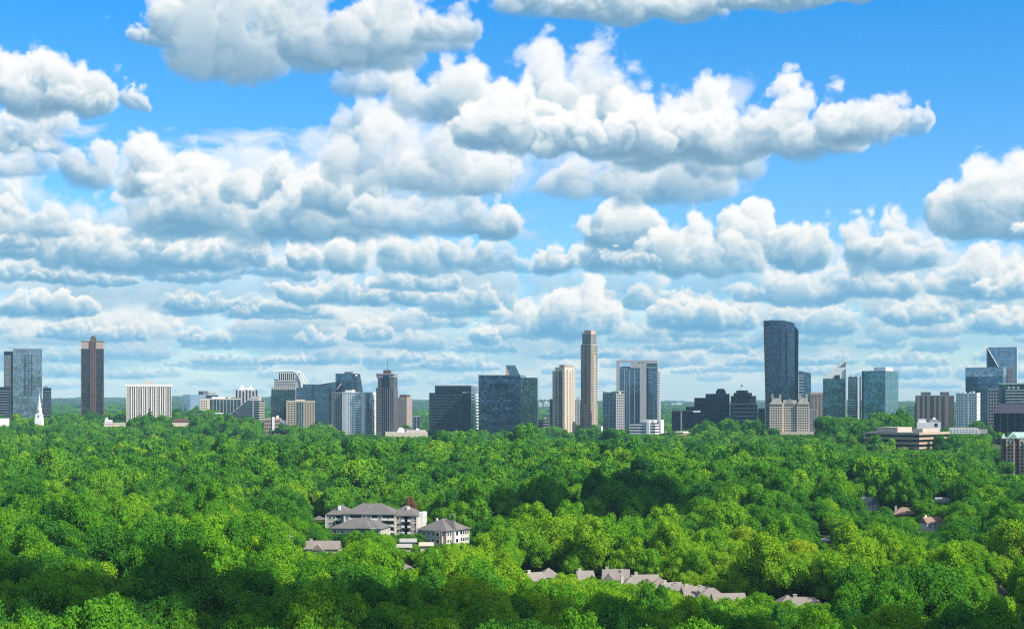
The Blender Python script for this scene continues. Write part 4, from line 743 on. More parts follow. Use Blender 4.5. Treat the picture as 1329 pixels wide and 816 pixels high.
    MB().add([(-.4, -.4, He+.02), (b.w+.4, -.4, He+.02), (b.w+.4, b.d+.4, He+.02), (-.4, b.d+.4, He+.02), (x0, b.d*.35, lz(523.5)), (b.w-5, b.d*.35, lz(523.5)), (b.w-5, b.d*.6, lz(523.5)), (x0, b.d*.6, lz(523.5))], [(0, 3, 2, 1), (4, 5, 6, 7), (0, 1, 5, 4), (1, 2, 6, 5), (2, 3, 7, 6), (3, 0, 4, 7)]).build('hipped_roof', solid('mauve_metal_roof', (.045, .042, .062), .4), b.e)
    b.piers('F', 0, b.w, 0, He, 6, .05, M['darkgrey'], .4); b.box('side_wing', lx(1289), lx(1298), -3, -.05, 0, lz(562), M['g_black']); b.wins('F', lx(1292), lx(1298), lz(582), lz(563), 3, 5, .4, .4, y0=-3, mat=M['g_pale'])
    # ---- low striped office
    b = Bld('office_block', 'low cream and black striped office among the trees at right', 1122, 1193, 1233, 1560, au(1160)+.50)
    lx, lz = b.lx, b.lz; W, d = b.w, b.d; H = lz(561.5, W); b.box('glass_body', .6, W-.6, .6, d-.6, 0, H-.2, M['g_band']); hb = (H-lz(580, W))/3
    mb = MB()
    for i in range(4):
        z = H-i*hb; mb.box(0, W, 0, d, z-hb*.42, z)
    mb.build('spandrel', M['tan'], b.e)
    b.box('roof_deck', 0, W, 0, d, H+.02, H+.3, M['roofgrey']); b.box('plant_room', b.lx(1136), b.lx(1163), 3, d*.5, H+.31, lz(556, W)+1, M['wallwarm']); b.box('plant_room', W*.80, W-1.5, d*.15, d*.70, H+.31, lz(556.3, W), M['wallwarm']); b.box('base_mass', -3, W-6, -3, d-3, 0, H-3*hb-1, M['black'])
    # ---- brick condo with copper roof
    b = Bld('apartment_block', 'red brick and cream apartment block with pale green roof at right edge', 1300, 1345, 1346, 1330, au(1320)-.05, depth=24)
    lx, lz = b.lx, b.lz; He = lz(569); n = 12; z1 = lz(572); z0 = z1-n*3.05; b.box('wall', 0, b.w, 0, b.d, 0, He, M['brick']); b.box('cream_bay', lx(1306), lx(1317), -1, 0, 0, lz(567), M['cream']); b.box('cream_bay', lx(1323), lx(1335), -1, 0, 0, lz(567), M['cream'])
    b.wins('F', lx(1301), lx(1305.5), z0, z1, 1, n, .6, .6); b.wins('F', lx(1306.6), lx(1316.4), z0, z1, 2, n, .55, .6, y0=-1); b.wins('F', lx(1318), lx(1322.6), z0, z1, 1, n, .5, .6); b.wins('F', lx(1323.5), lx(1334.5), z0, z1, 2, n, .55, .6, y0=-1)
    b.slabs('F', lx(1309), lx(1315), z0-.4, z1-.4, n, M['cream'], 1.6, .2, M['black'], y0=-1); b.slabs('F', lx(1326), lx(1332), z0-.4, z1-.4, n, M['cream'], 1.6, .2, M['black'], y0=-1)
    for a, c, t in ((1299.5, 1306, 562.5), (1307, 1346, 561)):
        xa, xc = lx(a), lx(c); yb = b.d if a > 1300 else 7; zt = lz(t); m = min((xc-xa)*.42, 5)
        MB().add([(xa, -1.2, He+.02), (xc, -1.2, He+.02), (xc, yb, He+.02), (xa, yb, He+.02), (xa+m, -1.2+m, zt), (xc-m, -1.2+m, zt), (xc-m, yb-m if yb-m > m else m, zt), (xa+m, yb-m if yb-m > m else m, zt)], [(0, 3, 2, 1), (4, 5, 6, 7), (0, 1, 5, 4), (1, 2, 6, 5), (2, 3, 7, 6), (3, 0, 4, 7)]).build('roof', M['copper'], b.e)
    MB().slab([(lx(1311), He+.1), (lx(1321), He+.1), (lx(1316), lz(562))], -1.8, 2).build('gable', M['copper'], b.e)
    # ---- low things behind left
    b = Bld('commercial_building', 'tiny white cottage-like block right of the lone brown tower', 136, 146, 146.5, 2300, au(141), depth=14); b.box('wall', 0, b.w, 0, b.d, 0, b.lz(545), M['white']); b.box('upper_block', b.lx(137), b.lx(140), 1, 8, b.lz(545), b.lz(542), M['white']); b.wins('F', 1, b.w-1, b.lz(549), b.lz(545.5), 4, 1, .4, .5)
    b = Bld('commercial_building', 'flat pale roof strip between brown tower and wide pale condominium', 134, 163, 163.5, 2250, au(148), depth=30); b.box('wall', 0, b.w, 0, b.d, 0, b.lz(549.5), M['cream']); b.parapet(0, b.w, 0, b.d, b.lz(549.5), .8, M['roofpale'])
    b = Bld('commercial_building', 'small flat white roof under the left edge glass tower', 0, 12, 12.5, 2150, au(6), depth=14); b.box('wall', 0, b.w, 0, b.d, 0, b.lz(543.5), M['white']); b.parapet(0, b.w, 0, b.d, b.lz(543.5), .7, M['white'])
    b = Bld('warehouse', 'low brown-red roofed hall right of the wide pale condominium', 223.5, 246, 246.5, 2350, au(235), depth=30); b.box('wall', 0, b.w, 0, b.d, 0, b.lz(547), M['cream']); MB().slab([(-1, b.lz(547)+.02), (b.w+1, b.lz(547)+.02), (b.w-3, b.lz(543.5)), (3, b.lz(543.5))], -1, b.d).build('roof', M['redbrown'], b.e)
    b = Bld('warehouse', 'low terracotta and white sheds at the foot of the near-black offices', 864, 897, 897.5, 2280, au(880), depth=24); b.box('wall', 0, b.w, 0, b.d, 0, b.lz(561.5), M['tan']); b.box('roof_slab', -1, b.w*.7, -1, 12, b.lz(561.5)+.02, b.lz(560), M['roofpale']); b.box('upper_block', b.w*.4, b.w*.9, 6, 18, b.lz(561.5)+.02, b.lz(559.8), M['white'])
    b = Bld('mall_roof', 'low pale flat roof below the black narrow block and gabled cream block', 948, 992, 992.5, 2300, au(970), depth=20); b.box('wall', 0, b.w, 0, b.d, 0, b.lz(559.5), M['palegrey']); b.parapet(0, b.w, 0, b.d, b.lz(559.5), .6, M['cream'])
    # ---- faint far buildings on the horizon
    far = [(863, 868, 525.5, 'leftmost'), (871, 877, 524, 'second'), (878, 885, 523, 'third'), (886.5, 890, 525, 'rightmost')]
    for a, c, t, w in far:
        b = Bld('apartment_block', f'{w} of four faint pale blocks on the far horizon left of the black offices', a, c, c+.3, 8200, au(a), depth=60, sink=0, group='pale blocks on the far horizon'); b.box('wall', 0, b.w, 0, b.d, 0, max(8, b.lz(t)), M['white']); b.box('roof_block', b.w*.3, b.w*.6, 10, 30, max(8, b.lz(t)), max(8, b.lz(t))+5, M['grey'])
    for a, c, t, w in ((698, 704, 523, 'left'), (706, 714, 522, 'right')):
        b = Bld('apartment_block', f'{w} one of two faint far blocks between blue cube and cream tower', a, c, c+.3, 7800, au(a), depth=50, sink=0, group='faint far blocks in the gap'); b.box('wall', 0, b.w, 0, b.d, 0, max(8, b.lz(t)), M['palegrey']); b.box('roof_block', b.w*.2, b.w*.6, 10, 30, max(8, b.lz(t)), max(8, b.lz(t))+4, M['white'])
KEEP = []   # openings in the canopy in front of low buildings: x0, x1, y0, y1 (reference px), distance
def hip(mb, x0, x1, y0, y1, ze, zr, ex=.6, mi=0, lean=1.):
    w, d = x1-x0+2*ex, y1-y0+2*ex; m = min(w, d)/2*lean
    x0 -= ex; x1 += ex; y0 -= ex; y1 += ex
    if w >= d: t = [(x0+m, (y0+y1)/2, zr), (x1-m, (y0+y1)/2, zr)]; F = [(0, 1, 5, 4), (1, 2, 5), (2, 3, 4, 5), (3, 0, 4), (0, 3, 2, 1)]
    else: t = [((x0+x1)/2, y0+m, zr), ((x0+x1)/2, y1-m, zr)]; F = [(0, 1, 4), (1, 2, 5, 4), (2, 3, 5), (3, 0, 4, 5), (0, 3, 2, 1)]
    mb.add([(x0, y0, ze), (x1, y0, ze), (x1, y1, ze), (x0, y1, ze)]+t, F, mi)
    return mb
def gab(mb, x0, x1, y0, y1, ze, zr, ex=.5, along='x', mi=0):
    th = .25
    if along == 'x':
        yc = (y0+y1)/2
        pts = [(x0-ex, y0-ex, ze-.2), (x0-ex, y1+ex, ze-.2), (x0-ex, yc, zr), (x1+ex, y0-ex, ze-.2), (x1+ex, y1+ex, ze-.2), (x1+ex, yc, zr)]
    else:
        xc = (x0+x1)/2
        pts = [(x1+ex, y0-ex, ze-.2), (x0-ex, y0-ex, ze-.2), (xc, y0-ex, zr), (x1+ex, y1+ex, ze-.2), (x0-ex, y1+ex, ze-.2), (xc, y1+ex, zr)]
    return mb.add(pts, [(0, 1, 2), (3, 5, 4), (0, 2, 5, 3), (1, 4, 5, 2), (0, 3, 4, 1)], mi)
def window(e, x, y, z, w=1.1, h=1.5, face='F', cache={}):
    k = (w, h, face)
    if k not in cache:
        if face == 'F':
            f = MB(); f.box(-w/2-.14, w/2+.14, -.10, .1, h/2, h/2+.14).box(-w/2-.14, w/2+.14, -.14, .1, -h/2-.16, -h/2).box(-w/2-.14, -w/2, -.10, .1, -h/2+.001, h/2-.001).box(w/2, w/2+.14, -.10, .1, -h/2+.001, h/2-.001).box(-.04, .04, -.07, .1, -h/2+.002, h/2-.002)
            g = MB().box(-w/2+.001, w/2-.001, -.04, .08, -h/2+.001, h/2-.001)
        else:
            f = MB(); f.box(-.1, .10, -w/2-.14, w/2+.14, h/2, h/2+.14).box(-.1, .14, -w/2-.14, w/2+.14, -h/2-.16, -h/2).box(-.1, .10, -w/2-.14, -w/2, -h/2+.001, h/2-.001).box(-.1, .10, w/2, w/2+.14, -h/2+.001, h/2-.001)
            g = MB().box(-.08, .04, -w/2+.001, w/2-.001, -h/2+.001, h/2-.001)
        cache[k] = (f.mesh('window', M['trim']), g.mesh('pane', M['win']))
    f, g = cache[k]; o = link('window', f, e, (x, y, z)); link('pane', g, o); return o
def solveD(x, ytop, Ht, D=600.):
    for _ in range(40): D = .5*D+.5*(CAMZ-gz(zx(x, D), D)-Ht)*FP/(ytop-HY)
    return D
def apartments():
    # long rear block
    b = Bld('apartment_house', 'longest of three grey-roofed apartment houses, four storeys, at the back of the clearing', 422, 541, 563, 775, math.atan((482-CX)/FP)+.23, depth=20, sink=0, base=-5)
    lx, lz, W = b.lx, b.lz, b.w; fh = 3.1; ze = lz(669, W)
    z0 = ze-4*fh
    xa, xb, xc_ = lx(447), lx(455), lx(513)
    mb = MB(); mb.box(0, xa, 2.5, 18, -6, ze).box(xa, xc_, -1.2, 16, -6, ze+.6).box(xc_, W, 0.6, 18, -6, ze-.1); mb.build('wall', M['wall'], b.e)
    b.box('end_wing', W+.02, W+2.2, 5, 15, -6, ze+1.2, M['trim'])
    rf = MB(); hip(rf, 0, xa+2, 2.5, 18, ze+.02, ze+4.4); hip(rf, xa-1, xc_, -1.2, 16, ze+.62, ze+5.6); hip(rf, xc_-4, W, .6, 18, ze-.08, ze+4.6); rf = rf.build('roof', M['shingle'], b.e)
    mb = MB(); 
    for q in (437, 478, 527): x = lx(q); mb.box(x-.6, x+.6, 4.5, 6.5, ze+2, ze+4.2)
    mb.build('roof_vent', M['trim'], rf)
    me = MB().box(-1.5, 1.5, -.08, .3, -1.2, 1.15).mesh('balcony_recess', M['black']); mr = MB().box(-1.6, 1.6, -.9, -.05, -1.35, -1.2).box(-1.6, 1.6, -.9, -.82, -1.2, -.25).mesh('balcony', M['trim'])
    def row(x0, x1, y, n, pat, zb):
        for j in range(4):
            for i in range(n):
                x = x0+(x1-x0)*(i+.5)/n; z = zb+j*fh+1.6
                if pat[i % len(pat)] == 'b': link('balcony_recess', me, b.e, (x, y, z)); link('balcony', mr, b.e, (x, y, z))
                else: window(b.e, x, y, z)
    row(.8, xa-.5, 2.5, 4, 'wwbw', z0); row(xa+.5, xc_-.5, -1.2, 9, 'wbbwwbwbb', z0+.5); row(xc_+.5, W-.4, .6, 6, 'wwbbww', z0-.1)
    for j in range(4):
        for k in range(3): window(b.e, W+2.2, 6.8+k*3.2, z0+j*fh+1.6, 1.2, 1.5, 'R')
        window(b.e, W, 2.5, z0+j*fh+1.6, 1.2, 1.5, 'R')
    mb = MB(); 
    for q in (0, xa+.02, xc_-.5, W-.45): mb.box(q, q+.45, -1.45 if xa < q+1 < xc_ else .35, -1.2 if xa < q+1 < xc_ else .59, -6, ze-.3)
    mb.build('corner_trim', M['trim'], b.e)
    KEEP.extend([(424, 455, 650, 683, 792), (455, 500, 650, 682, 786), (500, 564, 650, 690, 776)])
    # right block
    b = Bld('apartment_house', 'square grey-hipped apartment house at the right end of the clearing', 542, 579, 609, 690, math.atan((560-CX)/FP)+.62, sink=0, base=-5)
    lx, lz, W, d = b.lx, b.lz, b.w, b.d; ze = lz(689, W); z0 = ze-4*fh
    mb = MB(); mb.box(0, W, 0, d, -6, ze); mb.build('wall', M['wall'], b.e); b.box('bay', W*.62, W*.9, -1.1, 0, -6, ze-.2, M['wallwarm']); b.box('bay', W, W+1.1, d*.25, d*.5, -6, ze-.2, M['trim'])
    rf = hip(hip(MB(), 0, W, 0, d, ze+.02, ze+4.8, .9), W*.4, W+1.5, d*.3, d*.62, ze+.1, ze+4.3, .5).build('roof', M['shingle'], b.e); MB().box(W*.3, W*.3+.8, d*.4, d*.4+.8, ze+2, ze+5).build('roof_vent', M['trim'], rf)
    for j in range(4):
        for k in range(4): window(b.e, W*(.08+.155*k), 0, z0+j*fh+1.6)
        window(b.e, W*.76, -1.1, z0+j*fh+1.6, 1.6, 1.7)
        for k in range(2): window(b.e, W, d*(.08+.11*k), z0+j*fh+1.6, 1.1, 1.5, 'R')
        for k in range(5): window(b.e, W, d*(.56+.095*k), z0+j*fh+1.6, 1.2, 1.6, 'R')
        window(b.e, W+1.1, d*.375, z0+j*fh+1.6, 1.8, 1.7, 'R')
    KEEP.extend([(541, 612, 670, 702, 688)])
    # left middle block
    b = Bld('apartment_house', 'low grey-hipped apartment house half hidden in front of the longest one', 430, 494, 516, 705, math.atan((470-CX)/FP)+.28, sink=0, depth=17, base=-5)
    lx, lz, W, d = b.lx, b.lz, b.w, b.d; ze = lz(686, W); z0 = ze-3*fh
    b.box('wall', 0, W, 0, d, -6, ze, M['wall']); hip(hip(MB(), 0, W, 0, d, ze+.02, ze+4.3, .8), W*.55, W*.8, -1.5, d*.5, ze+.3, ze+3.4, .5).build('roof', M['shingle'], b.e)
    for j in range(3):
        for k in range(7): window(b.e, W*(.07+.143*k), 0, z0+j*fh+1.5)
        for k in range(3): window(b.e, W, d*(.2+.3*k), z0+j*fh+1.5, 1.1, 1.5, 'R')
    KEEP.extend([(440, 516, 670, 686, 703)])
    for (a, c, t, D, lab, mt) in ((520, 540, 699, 660, 'flat pale shed roof left of the square apartment house', 'roofgrey'), (516, 534, 706, 640, 'lower pale shed roof between trees below the apartment houses', 'roofgrey'), (545, 562, 704, 632, 'warm tan shed roof in front of the square apartment house', 'wallwarm')):
        D = solveD((a+c)/2, t, 8.2, D); b = Bld('shed', lab, a, c-.5, c, D, math.atan(((a+c)/2-CX)/FP), depth=6, cat='shed', sink=0)
        b.box('wall', .2, b.w-.2, .2, 5.8, -1, 7, M['wall']); window(b.e, b.w/2, .2, 5.2)
        gab(MB(), 0, b.w, 0, 6, 7.2, 8.3).build('roof', M[mt], b.e); KEEP.append((a, c, t-1, t+4, D-1))
def house(label, x0, x1, ytop, rot, W, Dp, Hw, Hr, wall, roof, kind='gable', keep=10, chim=1, name='house', dormers=0, group=None, cat='house', wing=None, along='x'):
    """detached or terraced house; its ridge shows at ytop, centred between x0 and x1"""
    xc = (x0+x1)/2; D = solveD(xc, ytop, Hw+Hr)
    X, Y = zx(xc, D), D; g = gz(X, Y); e = empty(name, (X, Y, g), rot, label, cat, group)
    FOOT.append((X-W/2*math.cos(rot)+Dp/2*math.sin(rot)*1, Y-W/2*math.sin(rot)-Dp/2*math.cos(rot), math.cos(rot), -math.sin(rot), W, Dp))
    x, y = W/2, Dp/2; mb = MB(); mb.box(-x, x, -y, y, -1.5, Hw)
    if kind == 'gable':
        if along == 'x': mb.add([(-x, -y, Hw), (-x, y, Hw), (-x, 0, Hw+Hr-.3), (x, -y, Hw), (x, y, Hw), (x, 0, Hw+Hr-.3)], [(0, 1, 2), (3, 5, 4)])
        else: mb.add([(-x, -y, Hw), (x, -y, Hw), (0, -y, Hw+Hr-.3), (-x, y, Hw), (x, y, Hw), (0, y, Hw+Hr-.3)], [(0, 1, 2), (3, 5, 4)])
    if wing: wx, ww, wd, wh = wing; mb.box(wx, wx+ww, -y-wd, -y, -1.5, wh)
    mb.build('wall', M[wall], e)
    r = MB()
    if kind == 'gable': gab(r, -x, x, -y, y, Hw, Hw+Hr, .5, along)
    else: hip(r, -x, x, -y, y, Hw+.02, Hw+Hr, .6)
    if wing: gab(r, wx, wx+ww, -y-wd, 0, wh, wh+Hr*.75, .4, 'y'); MB().add([(wx, -y-wd-.02, wh-.3), (wx+ww, -y-wd-.02, wh-.3), (wx+ww/2, -y-wd-.02, wh+Hr*.6)], [(0, 1, 2)])
    rf = r.build('roof', M[roof], e)
    if chim: c = MB().box(-.55, .55, -.4, .4, -2.5, .8).box(-.65, .65, -.5, .5, .8, 1.0).build('chimney', M['wall' if wall != 'trim' else 'trim'], rf, (-x*.72, 0, Hw+Hr-.2))
    if chim > 1: MB().box(-.5, .5, -.4, .4, -2, .9)  .build('chimney', M['wall'], rf, (x*.5, -y*.3, Hw+Hr*.8))
    n = max(2, int(W/3.2)); fl = max(1, int(Hw/2.9))
    for j in range(fl):
        for i in range(n):
            qx = -x+W*(i+.5)/n
            if wing and wx-1 < qx < wx+ww+1: continue
            window(e, qx, -y, 1.6+j*2.8, 1.0, 1.4)
        for i in range(2): window(e, x, -y+Dp*(i+.5)/2, 1.6+j*2.8, 1.0, 1.4, 'R')
        if wing: window(e, wx+ww/2, -y-wd, 1.6+j*2.8, 1.4, 1.4)
    KEEP.append((x0+2, x1-2, ytop-2, ytop+keep*(.5 if name == 'townhouse' else 1), D-2)); return e
def poles():
    for x, y, D, lab in ((38, 714, 520, 'pale utility pole with twin crossarms rising above trees at the far left'), (211, 710, 545, 'thin pale utility pole above trees left of the cottage'), (484, 683, 640, 'thin pale pole standing in front of the half-hidden apartment house'), (376, 693, 560, 'thin grey utility pole just left of the gabled cottage'), (1244, 585, 1380, 'faint pale pole among trees left of the brick apartment block')):
        X = zx(x, D); g = gz(X, D); zt = zpx(y, D); e = empty('utility_pole', (X, D, g), .3, lab, 'pole')
        H = zt-g; MB().tube((0, 0, -.5), (0, 0, H), .24, .17).build('post', M['palegrey'], e)
        mb = MB(); mb.box(-1.3, 1.3, -.08, .08, H-.9, H-.68)
        if x == 38: mb.box(-1.3, 1.3, -.08, .08, H-2.6, H-2.4).box(-1.3, -1.14, -.08, .08, H-2.4, H-1.0)
        mb.build('crossarm', M['palegrey'], e)
        me = MB().lathe([(.10, 0), (.14, .1), (.08, .3)], 8).mesh('insulator', M['steel'])
        for q in (-1.15, 0, 1.15): link('insulator', me, e, (q, 0, H-.68 if q else H))
    D = 655; X = zx(590, D); g = gz(X, D); H = zpx(667, D)-g; e = empty('lamp_post', (X, D, g), 0, 'tall curved-arm lamp post in front of the square apartment house', 'street lamp')
    MB().tube((0, 0, -.5), (0, 0, H-1.2), .16, .10).build('post', M['palegrey'], e)
    mb = MB(); P = [Vector((.0-2.2*(1-math.cos(t*.2*math.pi)) if 0 else -1.1+1.1*math.cos(t*math.pi/6), 0, H-1.2+1.1*math.sin(t*math.pi/6))) for t in range(7)]
    for p, q in zip(P, P[1:]): mb.tube(p, q, .08)
    mb.build('arm', M['palegrey'], e); MB().lathe([(.16, 0), (.34, -.12), (.36, -.3), (.1, -.42)], 10).build('lamp_head', M['steel'], e, (-2.2, 0, H-1.15))
def suburb():
    house('small grey hipped roof poking out left of the longest apartment house', 405, 423, 669, .1, 7.5, 7, 5, 2.2, 'wall', 'shingle', 'hip', 5, 0)
    house('white gabled cottage with mauve-grey roof among trees left of the clearing', 393, 445, 701, -.06, 14.5, 8, 5.5, 3.2, 'wall', 'shinglewarm', 'gable', 12, 1, wing=(-3.5, 4.5, 1.8, 5.2))
    house('tiny tan roof peeping from the dark trees below the cottage clearing', 515, 537, 731, .1, 5, 5, 4, 2, 'wallwarm', 'shinglewarm', 'hip', 4, 0)
    T = 'townhouses among the trees'
    house('leftmost townhouse, grey roof stepping down behind trees, pale chimney', 684, 702, 742, .5, 6, 9, 6.5, 3.4, 'wall', 'shinglewarm', 'gable', 9, 1, 'townhouse', group=T)
    house('townhouse with flat-ridged grey hip roof, right of the leftmost townhouse', 700, 724, 736, .1, 7.5, 8, 6.5, 3.2, 'wall', 'shinglewarm', 'hip', 7, 0, 'townhouse', group=T)
    house('townhouse mostly hidden, small roof corner and pale chimney among bright trees', 750, 768, 740, .2, 5.5, 7, 6.5, 3., 'wallwarm', 'shinglewarm', 'gable', 5, 1, 'townhouse', group=T)
    house('white-gabled townhouse standing alone with two chimneys', 785, 814, 738, -.1, 9, 8, 7, 3.4, 'wall', 'shinglewarm', 'gable', 14, 2, 'townhouse', group=T, wing=(-4.4, 4, 1.2, 6.8))
    rows = [(806, 830, 748, .22, 'grey-roofed townhouse at the left end of the long stepped terrace', 'hip', 4), (824, 850, 745, .1, 'townhouse with the highest ridge in the stepped terrace', 'gable', 8),
            (845, 868, 749, -.12, 'brown-grey hipped townhouse third along the stepped terrace', 'hip', 8), (862, 880, 755, .25, 'small gabled townhouse with pale chimney midway down the terrace', 'gable', 4),
            (876, 894, 758, -.15, 'townhouse with warm wall and twin chimneys, fifth along the terrace', 'gable', 9), (890, 915, 760, .15, 'townhouse with a broad grey roof and blue-shaded windows below', 'gable', 14),
            (908, 938, 762, -.05, 'widest townhouse, pale pinkish hipped roof near terrace end', 'hip', 13), (930, 960, 769, .12, 'last townhouse, low roof at the right end of the stepped terrace', 'gable', 8)]
    for k, (a, c, t, r, lab, kd, kp) in enumerate(rows):
        house(lab, a, c, t, r, (c-a)*.30+1.2, 8.5, 6.3, 3.6, ('wall', 'wallwarm')[k % 2], 'shinglewarm', kd, kp, (1, 1, 0, 1, 2, 1, 1, 0)[k], 'townhouse', group=T, wing=(-1.5, 3.6, 1.2, 6) if k in (1, 5) else None)
    house('pale roof at the left of the last short terrace, bottom right of centre', 1010, 1034, 771, .1, 7, 8, 6, 3, 'wall', 'shinglewarm', 'hip', 6, 0, 'townhouse', group='short terrace')
    house('middle low roof of the short terrace, with small white dormer chimney', 1030, 1054, 774, -.1, 7, 8, 6, 3, 'wallwarm', 'shinglewarm', 'gable', 5, 1, 'townhouse', group='short terrace')
    house('rightmost roof of the short terrace, sloping into the trees', 1050, 1070, 777, .15, 5.5, 8, 6, 3, 'wall', 'shinglewarm', 'hip', 5, 0, 'townhouse', group='short terrace')
    house('grey-roofed white-gabled house half hidden at upper right among the trees', 1115, 1138, 644.5, .55, 10, 8, 6, 3.6, 'trim', 'shingleslate', 'gable', 14, 0, along='y')
    house('red-brown hipped house with one tall chimney, right of the grey-roofed gable house', 1160, 1186, 658, -.1, 12, 9, 5.5, 3.6, 'brick', 'shinglered', 'hip', 8, 1)
    house('white house with tan roof and end chimney, clearest of the houses at right', 1195, 1223, 670, .35, 10.5, 7, 6.2, 3.0, 'trim', 'shinglered', 'gable', 17, 1)
    house('slate-blue roof scrap behind trees above the tan-roofed house', 1215, 1230, 645, .1, 8, 7, 5, 3, 'wall', 'shingleslate', 'gable', 4, 0)
    house('pale flat-looking roof in a dark gap right of the yellow trees', 1064, 1078, 697, .0, 5.5, 6, 5, 1.4, 'wallwarm', 'roofpale', 'hip', 5, 0)
    house('small brick gable end with chimney at the lower right', 1292, 1303, 760, -.4, 5, 6, 6, 2.4, 'wallwarm', 'shinglewarm', 'gable', 10, 1, along='y')
# ------------------------------------------------------------------ trees
def npmesh(name, V, F, mats, mi=None):
    me = bpy.data.meshes.new(name); V = np.asarray(V, np.float32); F = np.asarray(F, np.int32)
    me.vertices.add(len(V)); me.vertices.foreach_set('co', V.ravel()); k = F.shape[1]
    me.loops.add(F.size); me.loops.foreach_set('vertex_index', F.ravel()); me.polygons.add(len(F))
    me.polygons.foreach_set('loop_start', np.arange(0, F.size, k, dtype=np.int32))
    for m in mats: me.materials.append(m)
    if mi is not None: me.polygons.foreach_set('material_index', np.asarray(mi, np.int32))
    me.update(calc_edges=True); return me
def foliage_mat():
    m, B, out = newmat('foliage'); at = B.n.new('ShaderNodeAttribute'); at.attribute_type = 'INSTANCER'; at.attribute_name = 'tone'; t = at.outputs['Fac']
    tc = B.n.new('ShaderNodeTexCoord').outputs['Object']; n1 = B.noise(tc, .33, 3)[0]; n2 = B.noise(tc, 2.2, 2)[0]
    tt = B.m('ADD', t, B.m('ADD', B.m('MULTIPLY', B.m('SUBTRACT', n1, .5), .34), B.m('MULTIPLY', B.m('SUBTRACT', n2, .5), .30)))
    cr = B.n.new('ShaderNodeValToRGB'); B.put(cr.inputs[0], tt); els = cr.color_ramp.elements
    cols = [(0., (.022, .092, .022)), (.25, (.038, .155, .020)), (.5, (.085, .255, .015)), (.75, (.17, .355, .016)), (1., (.32, .42, .016))]
    els[0].position = 0; els[0].color = (*cols[0][1], 1); els[1].position = 1; els[1].color = (*cols[4][1], 1)
    for p, c in cols[1:4]: e = els.new(p); e.color = (*c, 1)
    # dead and blossoming crowns carry a negative tone
    c = B.mix(B.m('LESS_THAN', t, -.25), cr.outputs[0], (.17, .10, .05)); c = B.mix(B.m('LESS_THAN', t, -1.25), c, (.22, .25, .12))
    d = B.n.new('ShaderNodeBsdfDiffuse'); tr = B.n.new('ShaderNodeBsdfTranslucent'); ms = B.n.new('ShaderNodeMixShader')
    B.put(d.inputs[0], c); B.put(tr.inputs[0], B.v('MULTIPLY', c, (1.15, 1.15, .6))); ms.inputs[0].default_value = .30
    B.l.new(d.outputs[0], ms.inputs[1]); B.l.new(tr.outputs[0], ms.inputs[2]); B.l.new(ms.outputs[0], out.inputs[0]); return m
def crown_mesh(seed, nl, per, leaf, shape='round'):
    """crown of leaf-sized faces in lobes, about 13 m across and from 4.5 m to 18 m high"""
    r = np.random.default_rng(seed); V = []; F = []; b = 0
    C = []; 
    for i in range(nl):
        while True:
            p = r.normal(size=3); p /= np.linalg.norm(p)
            if p[2] > -.55 + .0: break
        if shape == 'pine': h = r.random(); p = np.array([math.cos(i*2.4), math.sin(i*2.4), 0])*(1.0-h)*.62; p[2] = h*2-1; rad = .34*(1.15-h)+.05
        elif shape == 'tall': p = p*np.array([.60, .60, .92])*r.uniform(.5, 1.08)+np.array([.10*math.sin(p[2]*3+seed), .12*math.cos(p[2]*2.3+seed), 0]); rad = r.uniform(.20, .40)
        elif shape == 'open': p = p*np.array([.92, .92, .62])*r.uniform(.5, 1.1); rad = r.uniform(.17, .36)
        else: w_ = 1+.28*math.sin(2*math.atan2(p[1], p[0])+seed); p = p*np.array([.72*w_, .72*w_, .60])*r.uniform(.4, 1.08)+np.array([0, 0, .03]); rad = r.uniform(.18, .44)
        C.append((p, rad))
    if shape != 'pine': C.append((np.array([0, 0, .05]), .55))
    P = np.array([c[0] for c in C]); Rr = np.array([c[1] for c in C])
    S = np.array([6.8, 6.8, 6.6]); off = np.array([0, 0, 11.2])
    for p, rad in C:
        n = int(per*(rad/.36)**2); d = r.normal(size=(n, 3)); d /= np.linalg.norm(d, axis=1)[:, None]
        d = d[d[:, 2] > -.75]; q = p+d*rad*(1+r.normal(size=(len(d), 1))*.10)
        # drop what lies deep inside other lobes
        ins = (np.linalg.norm(q[:, None]-P[None], axis=2) < Rr[None]*.80).any(1); q = q[~ins]; d = d[~ins]
        nn = d+r.normal(size=d.shape)*.8; nn /= np.linalg.norm(nn, axis=1)[:, None]
        u = np.cross(nn, r.normal(size=nn.shape)); u /= np.linalg.norm(u, axis=1)[:, None]; w = np.cross(nn, u)
        s = leaf*r.uniform(.6, 1.3, size=(len(q), 1)); q = q*S+off
        k = len(q); V.append(np.stack([q-u*s-w*s*.35, q+w*s*.75*-1+nn*s*.2, q+u*s+w*s*.3, q+w*s*.8], 1).reshape(-1, 3)); F.append(np.arange(b, b+4*k).reshape(-1, 4)); b += 4*k
    # inner bodies close the view through
    ico = bmesh.new(); bmesh.ops.create_icosphere(ico, subdivisions=1, radius=1); iv = np.array([v.co[:] for v in ico.verts]); fi = np.array([[v.index for v in f.verts]+[f.verts[2].index] for f in ico.faces])[:, :3]; ico.free()
    T = []; TV = []; tb = 0
    for p, rad in C:
        v = (p+iv*rad*.80*(1+r.normal(size=(len(iv), 1))*.07))*S+off; TV.append(v); T.append(fi+tb); tb += len(iv)
    V = np.concatenate(V); F = np.concatenate(F); TV = np.concatenate(TV); T = np.concatenate(T)
    return V, F, TV, T
